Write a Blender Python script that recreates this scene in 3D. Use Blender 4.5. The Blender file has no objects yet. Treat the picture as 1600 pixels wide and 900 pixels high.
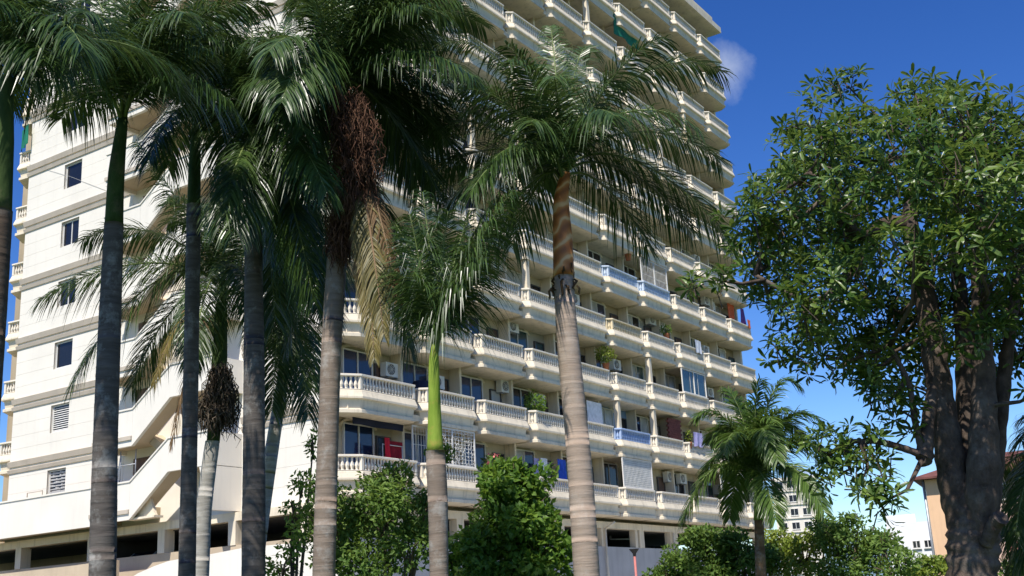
import bpy, math, random
from mathutils import Vector, Matrix, noise
sc = bpy.context.scene
C = sc.collection
R = math.radians
random.seed(7)

# ------------------------------------------------------------------ camera
CX, CY, CZ = -31.651, -28.051, 1.6
YAW, PITCH, ROLL, FPX = 0.582199, 0.2770335, -0.05435, 1804.96
F_ = Vector((math.cos(PITCH)*math.cos(YAW), math.cos(PITCH)*math.sin(YAW), math.sin(PITCH)))
r0 = Vector((math.sin(YAW), -math.cos(YAW), 0)); u0 = r0.cross(F_)
R_ = r0*math.cos(ROLL) + u0*math.sin(ROLL)
U_ = -r0*math.sin(ROLL) + u0*math.cos(ROLL)
cam = bpy.data.cameras.new('camera'); cam.sensor_width = 36; cam.lens = 36*FPX/1600
cam.clip_start = 0.1; cam.clip_end = 20000
co = bpy.data.objects.new('camera', cam); C.objects.link(co)
m = Matrix((R_, U_, -F_)).transposed().to_4x4(); m.translation = (CX, CY, CZ)
co.matrix_world = m
sc.camera = co
CAM = Vector((CX, CY, CZ))

# ------------------------------------------------------------------ light
SUN_EL, SUN_H = R(56), Vector((-0.965, -0.262, 0)).normalized()
SUN = Vector((SUN_H.x*math.cos(SUN_EL), SUN_H.y*math.cos(SUN_EL), math.sin(SUN_EL)))
sl = bpy.data.lights.new('sun', 'SUN'); sl.energy = 4.6; sl.angle = R(0.53); sl.color = (1, .95, .86)
so = bpy.data.objects.new('sun', sl); C.objects.link(so)
so.rotation_euler = SUN.to_track_quat('Z', 'Y').to_euler()
w = bpy.data.worlds.new('World'); sc.world = w; w.use_nodes = True
nt = w.node_tree; nt.nodes.clear()
sky = nt.nodes.new('ShaderNodeTexSky'); sky.sky_type = 'NISHITA'; sky.sun_disc = False
sky.sun_elevation = SUN_EL; sky.sun_rotation = math.atan2(SUN_H.x, SUN_H.y)
sky.air_density = 1.0; sky.dust_density = 0.3; sky.ozone_density = 4.0; sky.altitude = 0
bg = nt.nodes.new('ShaderNodeBackground'); bg.inputs[1].default_value = 0.068
out = nt.nodes.new('ShaderNodeOutputWorld')
hs = nt.nodes.new('ShaderNodeHueSaturation'); hs.inputs['Saturation'].default_value = 1.17; hs.inputs['Hue'].default_value = .512
gm = nt.nodes.new('ShaderNodeGamma'); gm.inputs[1].default_value = 1.3
nt.links.new(sky.outputs[0], gm.inputs[0]); nt.links.new(gm.outputs[0], hs.inputs['Color'])
# a small wisp of cloud beside the roof corner, plus a few faint ones all round
def raydir(px, py):
    return (F_ + R_*((px-800)/FPX) - U_*((py-450)/FPX)).normalized()
tc = nt.nodes.new('ShaderNodeTexCoord')
cd = raydir(1136, 112)
dp = nt.nodes.new('ShaderNodeVectorMath'); dp.operation = 'DISTANCE'
dp.inputs[1].default_value = cd
noi = nt.nodes.new('ShaderNodeTexNoise'); noi.inputs['Scale'].default_value = 17; noi.inputs['Detail'].default_value = 9
noi.inputs['Roughness'].default_value = .62
nt.links.new(tc.outputs['Generated'], dp.inputs[0]); nt.links.new(tc.outputs['Generated'], noi.inputs['Vector'])
mr = nt.nodes.new('ShaderNodeMapRange'); mr.inputs[1].default_value = 0.003; mr.inputs[2].default_value = 0.038
mr.inputs[3].default_value = 1.0; mr.inputs[4].default_value = 0.0
nt.links.new(dp.outputs['Value'], mr.inputs[0])
mu = nt.nodes.new('ShaderNodeMath'); mu.operation = 'MULTIPLY_ADD'
nt.links.new(noi.outputs['Fac'], mu.inputs[0]); mu.inputs[1].default_value = 1.6; mu.inputs[2].default_value = -1.12
ad = nt.nodes.new('ShaderNodeMath'); ad.operation = 'ADD'; ad.use_clamp = True
nt.links.new(mr.outputs[0], ad.inputs[0]); nt.links.new(mu.outputs[0], ad.inputs[1])
pw = nt.nodes.new('ShaderNodeMath'); pw.operation = 'MULTIPLY'; pw.inputs[1].default_value = .8; pw.use_clamp = True
nt.links.new(ad.outputs[0], pw.inputs[0])
mx = nt.nodes.new('ShaderNodeMixRGB'); mx.inputs[2].default_value = (6.6, 7.4, 9.0, 1)
nt.links.new(pw.outputs[0], mx.inputs[0]); nt.links.new(hs.outputs[0], mx.inputs[1])
nt.links.new(mx.outputs[0], bg.inputs[0]); nt.links.new(bg.outputs[0], out.inputs[0])
sc.view_settings.view_transform = 'Standard'; sc.view_settings.look = 'None'
sc.view_settings.exposure = 0.5; sc.view_settings.gamma = 1

# ------------------------------------------------------------------ measuring helpers (photo point -> place in the world)
def ray(px, py): return F_ + R_*((px-800)/FPX) - U_*((py-450)/FPX)
def at(px, py, d):
    v = ray(px, py); return CAM + v*(d/math.hypot(v.x, v.y))
def on_y(px, py, y):
    v = ray(px, py); return CAM + v*((y-CY)/v.y)
def on_x(px, py, x):
    v = ray(px, py); return CAM + v*((x-CX)/v.x)

# ------------------------------------------------------------------ materials
def mat(name, col, rough=.8, var=.12, scale=3., spec=.3, bump=0., bscale=20., streak=0., metal=0., hue=0.):
    mt = bpy.data.materials.new(name); mt.use_nodes = True
    n = mt.node_tree; b = n.nodes['Principled BSDF']; L = n.links.new
    b.inputs['Roughness'].default_value = rough; b.inputs['Specular IOR Level'].default_value = spec
    b.inputs['Metallic'].default_value = metal
    tc = n.nodes.new('ShaderNodeTexCoord'); geo = n.nodes.new('ShaderNodeNewGeometry')
    no = n.nodes.new('ShaderNodeTexNoise'); no.inputs['Scale'].default_value = scale; no.inputs['Detail'].default_value = 6
    L(geo.outputs['Position'], no.inputs['Vector'])
    mr = n.nodes.new('ShaderNodeMapRange'); mr.inputs[1].default_value = .3; mr.inputs[2].default_value = .7
    mr.inputs[3].default_value = 1-var; mr.inputs[4].default_value = 1+var
    L(no.outputs['Fac'], mr.inputs[0])
    cur = mr.outputs[0]
    if streak:
        mp = n.nodes.new('ShaderNodeMapping'); mp.inputs['Scale'].default_value = (2.2, 2.2, .16)
        L(geo.outputs['Position'], mp.inputs['Vector'])
        n2 = n.nodes.new('ShaderNodeTexNoise'); n2.inputs['Scale'].default_value = 1.6; n2.inputs['Detail'].default_value = 8
        n2.inputs['Roughness'].default_value = .7
        L(mp.outputs[0], n2.inputs['Vector'])
        m2 = n.nodes.new('ShaderNodeMapRange'); m2.inputs[1].default_value = .5; m2.inputs[2].default_value = .75
        m2.inputs[3].default_value = 1; m2.inputs[4].default_value = 1-streak
        L(n2.outputs['Fac'], m2.inputs[0])
        mm = n.nodes.new('ShaderNodeMath'); mm.operation = 'MULTIPLY'
        L(cur, mm.inputs[0]); L(m2.outputs[0], mm.inputs[1]); cur = mm.outputs[0]
    oi = n.nodes.new('ShaderNodeObjectInfo')
    h = n.nodes.new('ShaderNodeHueSaturation'); h.inputs['Color'].default_value = (*col, 1)
    L(cur, h.inputs['Value'])
    if hue:
        m3 = n.nodes.new('ShaderNodeMapRange'); m3.inputs[3].default_value = .5-hue; m3.inputs[4].default_value = .5+hue
        L(oi.outputs['Random'], m3.inputs[0]); L(m3.outputs[0], h.inputs['Hue'])
    L(h.outputs[0], b.inputs['Base Color'])
    if bump:
        bn = n.nodes.new('ShaderNodeTexNoise'); bn.inputs['Scale'].default_value = bscale; bn.inputs['Detail'].default_value = 5
        L(geo.outputs['Position'], bn.inputs['Vector'])
        bp = n.nodes.new('ShaderNodeBump'); bp.inputs['Strength'].default_value = bump; bp.inputs['Distance'].default_value = .03
        L(bn.outputs['Fac'], bp.inputs['Height']); L(bp.outputs[0], b.inputs['Normal'])
    return mt

def leafmat(name, c1, c2, rough=.42, trans=.3, spec=.5, scale=1.5, tcol=None, fine=0.):
    mt = bpy.data.materials.new(name); mt.use_nodes = True
    n = mt.node_tree; b = n.nodes['Principled BSDF']; L = n.links.new; o = n.nodes['Material Output']
    geo = n.nodes.new('ShaderNodeNewGeometry'); oi = n.nodes.new('ShaderNodeObjectInfo')
    no = n.nodes.new('ShaderNodeTexNoise'); no.inputs['Scale'].default_value = scale; no.inputs['Detail'].default_value = 3
    L(geo.outputs['Position'], no.inputs['Vector'])
    ri = geo.outputs['Random Per Island']
    s = n.nodes.new('ShaderNodeMath'); s.operation = 'ADD'; L(no.outputs['Fac'], s.inputs[0])
    k = n.nodes.new('ShaderNodeMath'); k.operation = 'MULTIPLY_ADD'; L(ri, k.inputs[0]); k.inputs[1].default_value = .5; k.inputs[2].default_value = -.25
    L(k.outputs[0], s.inputs[1])
    s2 = n.nodes.new('ShaderNodeMath'); s2.operation = 'MULTIPLY_ADD'; L(oi.outputs['Random'], s2.inputs[0]); s2.inputs[1].default_value = .35
    L(s.outputs[0], s2.inputs[2])
    mr = n.nodes.new('ShaderNodeMapRange'); mr.inputs[1].default_value = .35; mr.inputs[2].default_value = 1.0
    L(s2.outputs[0], mr.inputs[0])
    mx = n.nodes.new('ShaderNodeMixRGB'); mx.inputs[1].default_value = (*c1, 1); mx.inputs[2].default_value = (*c2, 1)
    L(mr.outputs[0], mx.inputs[0]); L(mx.outputs[0], b.inputs['Base Color'])
    b.inputs['Roughness'].default_value = rough; b.inputs['Specular IOR Level'].default_value = spec
    tr = n.nodes.new('ShaderNodeBsdfTranslucent')
    hs = n.nodes.new('ShaderNodeHueSaturation'); hs.inputs['Hue'].default_value = .48; hs.inputs['Value'].default_value = 1.5
    L(mx.outputs[0], hs.inputs['Color']); L(hs.outputs[0], tr.inputs['Color'])
    ms = n.nodes.new('ShaderNodeMixShader'); ms.inputs[0].default_value = trans
    L(b.outputs[0], ms.inputs[1]); L(tr.outputs[0], ms.inputs[2]); L(ms.outputs[0], o.inputs['Surface'])
    return mt

def barkmat(name, c1, c2, ring=9., patch=(.5, .5, .47), patchamt=.35, bdist=.02, sc=1.6):
    mt = bpy.data.materials.new(name); mt.use_nodes = True
    n = mt.node_tree; b = n.nodes['Principled BSDF']; L = n.links.new
    b.inputs['Roughness'].default_value = .88; b.inputs['Specular IOR Level'].default_value = .2
    geo = n.nodes.new('ShaderNodeNewGeometry')
    mp = n.nodes.new('ShaderNodeMapping'); mp.inputs['Scale'].default_value = (1.2, 1.2, ring)
    L(geo.outputs['Position'], mp.inputs['Vector'])
    n1 = n.nodes.new('ShaderNodeTexNoise'); n1.inputs['Scale'].default_value = sc; n1.inputs['Detail'].default_value = 8; n1.inputs['Roughness'].default_value = .65
    L(mp.outputs[0], n1.inputs['Vector'])
    mr = n.nodes.new('ShaderNodeMapRange'); mr.inputs[1].default_value = .32; mr.inputs[2].default_value = .68; L(n1.outputs['Fac'], mr.inputs[0])
    mx = n.nodes.new('ShaderNodeMixRGB'); mx.inputs[1].default_value = (*c1, 1); mx.inputs[2].default_value = (*c2, 1); L(mr.outputs[0], mx.inputs[0])
    n2 = n.nodes.new('ShaderNodeTexNoise'); n2.inputs['Scale'].default_value = 3.1; n2.inputs['Detail'].default_value = 9; n2.inputs['Roughness'].default_value = .7
    L(geo.outputs['Position'], n2.inputs['Vector'])
    m2 = n.nodes.new('ShaderNodeMapRange'); m2.inputs[1].default_value = .52; m2.inputs[2].default_value = .66; m2.inputs[4].default_value = patchamt; L(n2.outputs['Fac'], m2.inputs[0])
    mx2 = n.nodes.new('ShaderNodeMixRGB'); mx2.inputs[2].default_value = (*patch, 1); L(mx.outputs[0], mx2.inputs[1]); L(m2.outputs[0], mx2.inputs[0])
    L(mx2.outputs[0], b.inputs['Base Color'])
    bn = n.nodes.new('ShaderNodeBump'); bn.inputs['Strength'].default_value = .6; bn.inputs['Distance'].default_value = bdist
    L(n1.outputs['Fac'], bn.inputs['Height']); L(bn.outputs[0], b.inputs['Normal'])
    return mt

def spiralmat(name):
    # peeling crownshaft: orange with pale and brown bands winding round it
    mt = bpy.data.materials.new(name); mt.use_nodes = True
    n = mt.node_tree; b = n.nodes['Principled BSDF']; L = n.links.new
    b.inputs['Roughness'].default_value = .6
    tc = n.nodes.new('ShaderNodeTexCoord'); mp = n.nodes.new('ShaderNodeMapping')
    mp.inputs['Rotation'].default_value = (R(38), R(20), 0)
    L(tc.outputs['Object'], mp.inputs['Vector'])
    wv = n.nodes.new('ShaderNodeTexWave'); wv.bands_direction = 'Z'; wv.inputs['Scale'].default_value = 1.3; wv.inputs['Distortion'].default_value = 9
    wv.inputs['Detail'].default_value = 3; L(mp.outputs[0], wv.inputs['Vector'])
    cr = n.nodes.new('ShaderNodeValToRGB'); e = cr.color_ramp.elements
    e[0].position = .0; e[0].color = (.30, .095, .022, 1); e[1].position = 1; e[1].color = (.70, .43, .20, 1)
    k = cr.color_ramp.elements.new(.45); k.color = (.46, .155, .032, 1); k = cr.color_ramp.elements.new(.82); k.color = (.58, .23, .06, 1)
    L(wv.outputs['Fac'], cr.inputs[0]); L(cr.outputs[0], b.inputs['Base Color'])
    return mt
M = {}
M['wall'] = mat('white_wall', (.74, .69, .605), .85, .05, .5, streak=.07, bump=.06)
M['band'] = mat('beige_moulding', (.50, .43, .345), .85, .08, 1.2, streak=.12)
M['balc'] = mat('balcony_plaster', (.72, .625, .475), .85, .1, .9, streak=.36, bump=.08)
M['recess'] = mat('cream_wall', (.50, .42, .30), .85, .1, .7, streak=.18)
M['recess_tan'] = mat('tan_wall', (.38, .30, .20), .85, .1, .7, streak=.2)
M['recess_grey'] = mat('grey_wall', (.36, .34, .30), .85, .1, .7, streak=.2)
M['soffit'] = mat('tan_soffit', (.50, .40, .28), .9, .12, .8, streak=.1)
M['tile'] = mat('floor_tile', (.20, .16, .13), .6, .15, 2)
M['rail_white'] = mat('rail_white', (.77, .69, .565), .8, .07, 1.2, streak=.12)
M['rail_blue'] = mat('rail_blue', (.36, .46, .66), .75, .08, 1.2)
M['rail_pale'] = mat('rail_pale_blue', (.55, .63, .74), .75, .08, 1.2)
M['rail_cream'] = mat('rail_cream', (.68, .57, .38), .8, .08, 1.2)
M['blue_wall'] = mat('blue_wall', (.22, .32, .52), .85, .1, 1)
M['conc'] = mat('grey_concrete', (.42, .41, .40), .9, .12, .7, streak=.2, bump=.1)
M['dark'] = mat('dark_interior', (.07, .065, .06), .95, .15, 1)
M['frame'] = mat('window_frame', (.68, .66, .62), .5, .05, 2)
M['dframe'] = mat('dark_frame', (.08, .075, .075), .5, .1, 2)
M['glass_blue'] = mat('blue_glass', (.018, .03, .075), .08, .25, .6, spec=.6)
M['glass_dark'] = mat('dark_glass', (.012, .013, .018), .1, .3, .6, spec=.4)
M['glass_teal'] = mat('teal_glass', (.03, .07, .08), .1, .3, .6, spec=.6)
M['curtain'] = mat('curtained_glass', (.42, .42, .40), .25, .2, 2, spec=.5)
M['door'] = mat('brown_door', (.13, .075, .05), .6, .2, 3)
M['ac'] = mat('ac_white', (.70, .70, .67), .5, .08, 3)
M['acdark'] = mat('ac_dark', (.05, .05, .055), .6, .1, 3)
M['red'] = mat('red_cloth', (.62, .02, .04), .9, .2, 5)
M['dkred'] = mat('dark_red_cloth', (.25, .01, .02), .9, .2, 5)
M['bluecloth'] = mat('blue_cloth', (.03, .09, .5), .9, .25, 6)
M['whitecloth'] = mat('white_cloth', (.7, .71, .75), .9, .15, 6)
M['purple'] = mat('purple_cloth', (.13, .06, .22), .9, .25, 6)
M['lilac'] = mat('lilac_cloth', (.42, .38, .62), .9, .25, 6)
M['orange'] = mat('orange_cloth', (.62, .13, .05), .9, .2, 6)
M['green'] = mat('green_tarp', (.01, .16, .09), .8, .2, 4)
M['yellow'] = mat('yellow_tarp', (.42, .36, .08), .85, .25, 3)
M['navy'] = mat('navy_tarp', (.012, .017, .042), .85, .2, 3)
M['brick'] = mat('dark_brick', (.16, .05, .04), .85, .25, 4)
M['yelpole'] = mat('yellow_paint', (.55, .45, .12), .6, .1, 3)
M['terracotta'] = mat('terracotta', (.35, .13, .06), .85, .2, 5)
M['roofred'] = mat('red_roof', (.14, .055, .045), .8, .25, 1.5)
M['peach'] = mat('peach_wall', (.72, .47, .29), .85, .06, .5, streak=.1)
M['pink'] = mat('pink_wall', (.62, .44, .36), .85, .08, .5, streak=.1)
M['tower'] = mat('cream_tower', (.68, .62, .53), .85, .06, .2)
M['lowwhite'] = mat('white_building', (.78, .79, .80), .85, .05, .4)
M['grass'] = mat('grass_ground', (.05, .09, .025), .95, .4, .8, bump=.3)
M['pave'] = mat('pale_paving', (.45, .43, .40), .9, .12, .6, bump=.1)
M['asphalt'] = mat('asphalt', (.055, .055, .057), .9, .2, 1.5, bump=.2)
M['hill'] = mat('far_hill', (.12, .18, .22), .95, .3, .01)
M['post_red'] = mat('faded_red_paint', (.45, .15, .13), .6, .15, 4)
M['black'] = mat('black_metal', (.02, .02, .02), .5, .1, 4)
M['steel'] = mat('grey_steel', (.35, .36, .38), .45, .1, 4, metal=.4)
M['carblack'] = mat('black_car_paint', (.012, .012, .014), .15, .1, 4, spec=.7)
M['silver'] = mat('silver_car_paint', (.35, .35, .36), .25, .1, 4, spec=.7, metal=.3)
M['rubber'] = mat('tyre_rubber', (.015, .015, .015), .85, .1, 5)
M['light'] = mat('lamp_lens', (.6, .58, .5), .2, .1, 4)
M['palm'] = leafmat('palm_leaf', (.019, .046, .009), (.068, .118, .026), .34, .25, .5)
M['palmy'] = leafmat('palm_leaf_yellow', (.10, .095, .022), (.27, .21, .06), .5, .35)
M['palmd'] = leafmat('palm_leaf_dead', (.10, .062, .03), (.22, .14, .07), .75, .15, .2)
M['palmb'] = leafmat('palm_leaf_bright', (.035, .08, .012), (.11, .18, .032), .38, .3, .45)
M['rachis'] = mat('leaf_stalk', (.13, .17, .05), .5, .2, 3)
M['rachisd'] = mat('dead_stalk', (.2, .13, .07), .8, .2, 3)
M['bark'] = barkmat('palm_bark', (.070, .059, .052), (.135, .119, .107), 11)
M['barkw'] = barkmat('palm_bark_warm', (.17, .128, .098), (.25, .20, .158), 12)
M['barkl'] = barkmat('palm_bark_light', (.29, .222, .17), (.36, .285, .228), 14, (.42,.37,.32), .4)
M['barkp'] = barkmat('palm_bark_pale', (.24, .22, .19), (.42, .40, .36), 8)
M['barkd'] = barkmat('palm_bark_dark', (.045, .032, .024), (.12, .085, .06), 9, patchamt=.1)
M['shaft'] = barkmat('crownshaft_green', (.020, .042, .010), (.065, .10, .028), .35, (.15, .12, .07), .45, sc=5.)
M['shaftb'] = barkmat('crownshaft_lime', (.12, .20, .018), (.25, .33, .05), .3, (.38, .24, .07), .6, sc=5.)
M['shafto'] = spiralmat('crownshaft_orange')
M['husk'] = barkmat('dry_husk', (.10, .055, .03), (.24, .15, .08), 5)
M['stalkred'] = leafmat('dry_flower_stalk', (.045, .018, .011), (.165, .085, .05), .8, .1, .2)
M['stalkgrey'] = leafmat('grey_flower_stalk', (.07, .05, .035), (.20, .16, .12), .85, .1, .2)
M['tbark'] = barkmat('tree_bark', (.042, .030, .023), (.13, .096, .075), 1.0, (.19, .165, .14), .5, bdist=.06, sc=6.)
M['tleaf'] = leafmat('broad_leaf', (.034, .084, .014), (.175, .25, .045), .36, .36, .4, 1.4)
M['bush1'] = leafmat('shrub_leaf_dark', (.06, .125, .02), (.17, .26, .05), .55, .38, .3)
M['bush2'] = leafmat('shrub_leaf_bright', (.07, .155, .016), (.19, .30, .042), .5, .42, .35)
M['bush3'] = leafmat('shrub_leaf_yellow', (.10, .17, .018), (.24, .29, .04), .5, .32, .35)
M['stem'] = mat('shrub_stem', (.10, .075, .05), .9, .2, 4)
M['petal'] = mat('pink_petal', (.6, .15, .16), .7, .2, 8)

# ------------------------------------------------------------------ mesh helpers
class MB:
    def __init__(s): s.v = []; s.f = []; s.mi = []; s.cur = 0; s.smooth = []
    def add(s, vs, fs, smooth=False):
        b = len(s.v); s.v += [tuple(x) for x in vs]
        for f in fs: s.f.append([i+b for i in f]); s.mi.append(s.cur); s.smooth.append(smooth)
    def box(s, x0, x1, y0, y1, z0, z1):
        s.add([(x0,y0,z0),(x1,y0,z0),(x1,y1,z0),(x0,y1,z0),(x0,y0,z1),(x1,y0,z1),(x1,y1,z1),(x0,y1,z1)],
              [(0,3,2,1),(4,5,6,7),(0,1,5,4),(1,2,6,5),(2,3,7,6),(3,0,4,7)])
    def prism(s, poly, axis, a, b):
        """poly of (u,v) pushed from a to b along axis x, y or z"""
        def p(u, v, t): return {'x': (t,u,v), 'y': (u,t,v), 'z': (u,v,t)}[axis]
        n = len(poly)
        s.add([p(u,v,a) for u,v in poly]+[p(u,v,b) for u,v in poly],
              [tuple(range(n))[::-1], tuple(range(n,2*n))]+[(i,(i+1)%n,n+(i+1)%n,n+i) for i in range(n)])
    def tube(s, pts, rad, n=8, cap=True, smooth=True):
        pts = [Vector(p) for p in pts]; vs = []; up = Vector((.13,.31,.94)).normalized()
        for i, p in enumerate(pts):
            t = (pts[min(i+1,len(pts)-1)]-pts[max(i-1,0)])
            if t.length < 1e-9: t = Vector((0,0,1))
            t.normalize()
            a = t.cross(up)
            if a.length < .05: a = t.cross(Vector((1,.2,0)))
            a.normalize(); b = t.cross(a)
            r = rad[i] if hasattr(rad,'__len__') else rad
            for k in range(n):
                q = 2*math.pi*k/n; vs.append(p+(a*math.cos(q)+b*math.sin(q))*r)
        fs = []
        for i in range(len(pts)-1):
            for k in range(n):
                fs.append((i*n+k, i*n+(k+1)%n, (i+1)*n+(k+1)%n, (i+1)*n+k))
        s.add(vs, fs, smooth)
        if cap:
            b = len(s.v)-len(vs)
            s.f.append([b+k for k in range(n)][::-1]); s.mi.append(s.cur); s.smooth.append(False)
            s.f.append([b+len(vs)-n+k for k in range(n)]); s.mi.append(s.cur); s.smooth.append(False)
    def mesh(s, name, mats):
        me = bpy.data.meshes.new(name); me.from_pydata(s.v, [], s.f)
        for q in (mats if isinstance(mats, (list,tuple)) else [mats]): me.materials.append(M[q])
        me.polygons.foreach_set('material_index', s.mi); me.polygons.foreach_set('use_smooth', s.smooth)
        me.update(); return me
    def obj(s, name, mats, parent=None, **kw):
        return link(name, s.mesh(name, mats), parent, **kw)

def link(name, me, parent=None, loc=None, label=None, cat=None, group=None, kind=None, rot=None):
    o = bpy.data.objects.new(name, me); C.objects.link(o)
    if parent is not None: o.parent = parent
    if loc is not None: o.location = loc
    if rot is not None: o.rotation_euler = rot
    if label: o['label'] = label
    if cat: o['category'] = cat
    if group: o['group'] = group
    if kind: o['kind'] = kind
    return o
def thing(name, label, cat, loc=(0,0,0), group=None, rz=0):
    return link(name, None, None, loc, label, cat, group, None, (0,0,rz))
def boxmesh(name, x0, x1, y0, y1, z0, z1, mt):
    b = MB(); b.box(x0,x1,y0,y1,z0,z1); return b.mesh(name, mt)
ORD = ['first','second','third','fourth','fifth','sixth','seventh','eighth','ninth','tenth','eleventh','twelfth']

# ------------------------------------------------------------------ ground
b = MB(); b.add([(-3000,-3000,0),(3000,-3000,0),(3000,3000,0),(-3000,3000,0)], [(0,1,2,3)])
b.obj('ground', 'grass', kind='structure')
b = MB(); b.box(-9, 46, -9.5, 34, -.3, .12); b.obj('pavement', 'pave', kind='structure')
b = MB(); b.box(-60, 70, -40, -29.9, -.3, .02); b.obj('road', 'asphalt', kind='structure')
b = MB(); b.box(-60, 70, -29.9, -29.6, -.3, .14); b.obj('kerb', 'conc', kind='structure')

# ------------------------------------------------------------------ apartment building
W, CH = 3.98827, .423
NR, NC = 12, 10
XE, YD = -.54, 20.37
def zrail(r): return 7.7+2.9*r-(.1 if r == 0 else 0)
def zfl(r): return 7.7+2.9*r-1.05
XR = NC*W-.02
YW = 1.5
bld = thing('apartment_building', 'tall cream apartment block with rows of balustraded balconies and a zigzag end stair', 'apartment building', (0,0,0))

# body (behind the facade wall) and roof
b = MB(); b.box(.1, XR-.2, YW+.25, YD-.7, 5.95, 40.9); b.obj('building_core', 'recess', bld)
b = MB(); b.box(-.9, XR+.05, -.12, YD+1.75, 41.15, 41.58); b.obj('roof_slab', 'balc', bld)
b = MB()
for a in ((-.6,XR-.3,.3,.5),(-.6,XR-.3,YD+.4,YD+.6),(-.6,-.4,.5,YD+.4),(XR-.5,XR-.3,.5,YD+.4)): b.box(*a, 41.57, 42.4)
b.obj('roof_parapet', 'balc', bld)
b = MB(); b.box(XR-.2, XR, .95, YD, 5.95, 41.15); b.obj('far_end_wall', 'wall', bld)

# facade wall, one panel to each bay and storey
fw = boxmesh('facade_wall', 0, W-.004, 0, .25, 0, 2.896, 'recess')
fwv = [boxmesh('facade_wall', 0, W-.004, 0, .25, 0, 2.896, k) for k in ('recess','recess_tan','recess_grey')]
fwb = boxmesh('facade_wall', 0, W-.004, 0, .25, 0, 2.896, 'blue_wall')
fin = boxmesh('dividing_fin', -.07, .07, -.55, -.002, .02, 2.84, 'balc')
slab = boxmesh('floor_slab', 0, W-.004, -1.2, -.002, -.3, -.06, 'balc')

# balcony profile: (offset outwards, height from rail top)
PROF = [(.0,-.60),(.02,-.63),(.035,-.68),(.105,-.86),(.105,-.93),(-.02,-.96),(-.075,-1.30),(.01,-1.335),(.01,-1.46)]
def offset(path, d):
    o = []
    for i, p in enumerate(path):
        ns = []
        for a, c in ((i-1,i),(i,i+1)):
            if 0 <= a and c < len(path):
                dx, dy = path[c][0]-path[a][0], path[c][1]-path[a][1]; l = math.hypot(dx,dy); ns.append((dy/l,-dx/l))
        nx, ny = sum(q[0] for q in ns)/len(ns), sum(q[1] for q in ns)/len(ns); l2 = nx*nx+ny*ny
        o.append((p[0]+nx/l2*d, p[1]+ny/l2*d))
    return o
def loft(b, path, prof):
    rows = [[(x,y,z) for x,y in offset(path,d)] for d,z in prof]
    n = len(path); vs = [v for r in rows for v in r]
    b.add(vs, [(i*n+k, i*n+k+1, (i+1)*n+k+1, (i+1)*n+k) for i in range(len(rows)-1) for k in range(n-1)])
def make_balcony(path):
    b = MB()
    inner = [(-.16,-1.2),(-.16,-.60)]
    loft(b, path, inner+PROF)
    bot = offset(path, .0); top = offset(path, -.15)
    n = len(path)
    b.add([(x,y,-1.46) for x,y in bot], [tuple(range(n))[::-1]])
    b.cur = 1; b.add([(x,y,-1.05) for x,y in top], [tuple(range(n))])
    body = b.mesh('balcony', ['balc','tile'])
    b = MB(); loft(b, path, [(-.13,-.09),(-.14,-.075),(-.14,-.012),(-.12,0),(.02,0),(.045,-.012),(.045,-.075),(.02,-.09),(-.13,-.09)])
    loft(b, path, [(-.12,-.585),(-.12,-.56),(.0,-.56),(.0,-.585)])
    hr = {k: b.mesh('handrail', k) for k in ('rail_white','rail_blue','rail_pale','rail_cream')}
    b = MB(); mid = offset(path, -.06)
    lev = [(-.57,.042),(-.52,.03),(-.40,.052),(-.24,.024),(-.13,.03),(-.085,.042)]
    def bal(x, y, s=1.):
        vs = []
        for z, r in lev:
            r *= s
            vs += [(x-r,y-r,z),(x+r,y-r,z),(x+r,y+r,z),(x-r,y+r,z)]
        b.add(vs, [(i*4+k,i*4+(k+1)%4,(i+1)*4+(k+1)%4,(i+1)*4+k) for i in range(len(lev)-1) for k in range(4)])
    for i in range(n-1):
        (xa,ya),(xb,yb) = mid[i], mid[i+1]; l = math.hypot(xb-xa,yb-ya); k = max(1, round(l/.185))
        for j in range(1, k): t = j/k; bal(xa+(xb-xa)*t, ya+(yb-ya)*t)
        x, y = mid[i]; b.box(x-.06,x+.06,y-.06,y+.06,-.58,-.08)
    x, y = mid[-1]; b.box(x-.06,x+.06,y-.06,y+.06,-.58,-.08)
    bl = {k: b.mesh('balusters', k) for k in ('rail_white','rail_blue','rail_pale','rail_cream')}
    return body, hr, bl
CX0 = .2
path_std = [(CX0,YW-.004),(CX0,.27),(CH,0),(W-CH,0),(W-CX0,.27),(W-CX0,YW-.004)]
path_c1 = [(XE+.02,.93),(XE+.02,.62),(CH,0),(W-CH,0),(W-CX0,.27),(W-CX0,YW-.004)]
path_c10 = [(CX0,YW-.004),(CX0,.27),(CH,0),(W-CH,0),(W-.04,.5),(W-.04,.94)]
path_back = [(XE+.2,1.6),(XE+.08,.72),(CH,0),(W-CH,0),(W-CX0,.27),(W-CX0,YW-.004)]
B_back = make_balcony(path_back)
B_std, B_c1, B_c10 = make_balcony(path_std), make_balcony(path_c1), make_balcony(path_c10)

# windows
def make_window(w_, h_, n=2, fr='frame', d=.09, t=.055):
    b = MB()
    b.box(0,w_,-d,0,0,t); b.box(0,w_,-d,0,h_-t,h_); b.box(0,t,-d,0,t,h_-t); b.box(w_-t,w_,-d,0,t,h_-t)
    for i in range(1, n): x = w_*i/n; b.box(x-t/2,x+t/2,-d+.004,0,t,h_-t)
    b.box(-.05, w_+.05, -d-.05, -.002, -.06, -.003)
    return b.mesh('window', fr)
WIN = make_window(1.75, 1.55)
WINN = make_window(1.1, 1.3)
DOOR = make_window(.85, 2.1, 1, 'dframe')
PANE = {k: boxmesh('glass_pane', .058,.845,-.045,-.01,.058,1.49,k) for k in ('glass_blue','glass_dark','glass_teal','curtain')}
PANEN = {k: boxmesh('glass_pane', .058,.52,-.045,-.01,.058,1.24,k) for k in ('glass_blue','glass_dark','glass_teal','curtain')}
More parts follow.
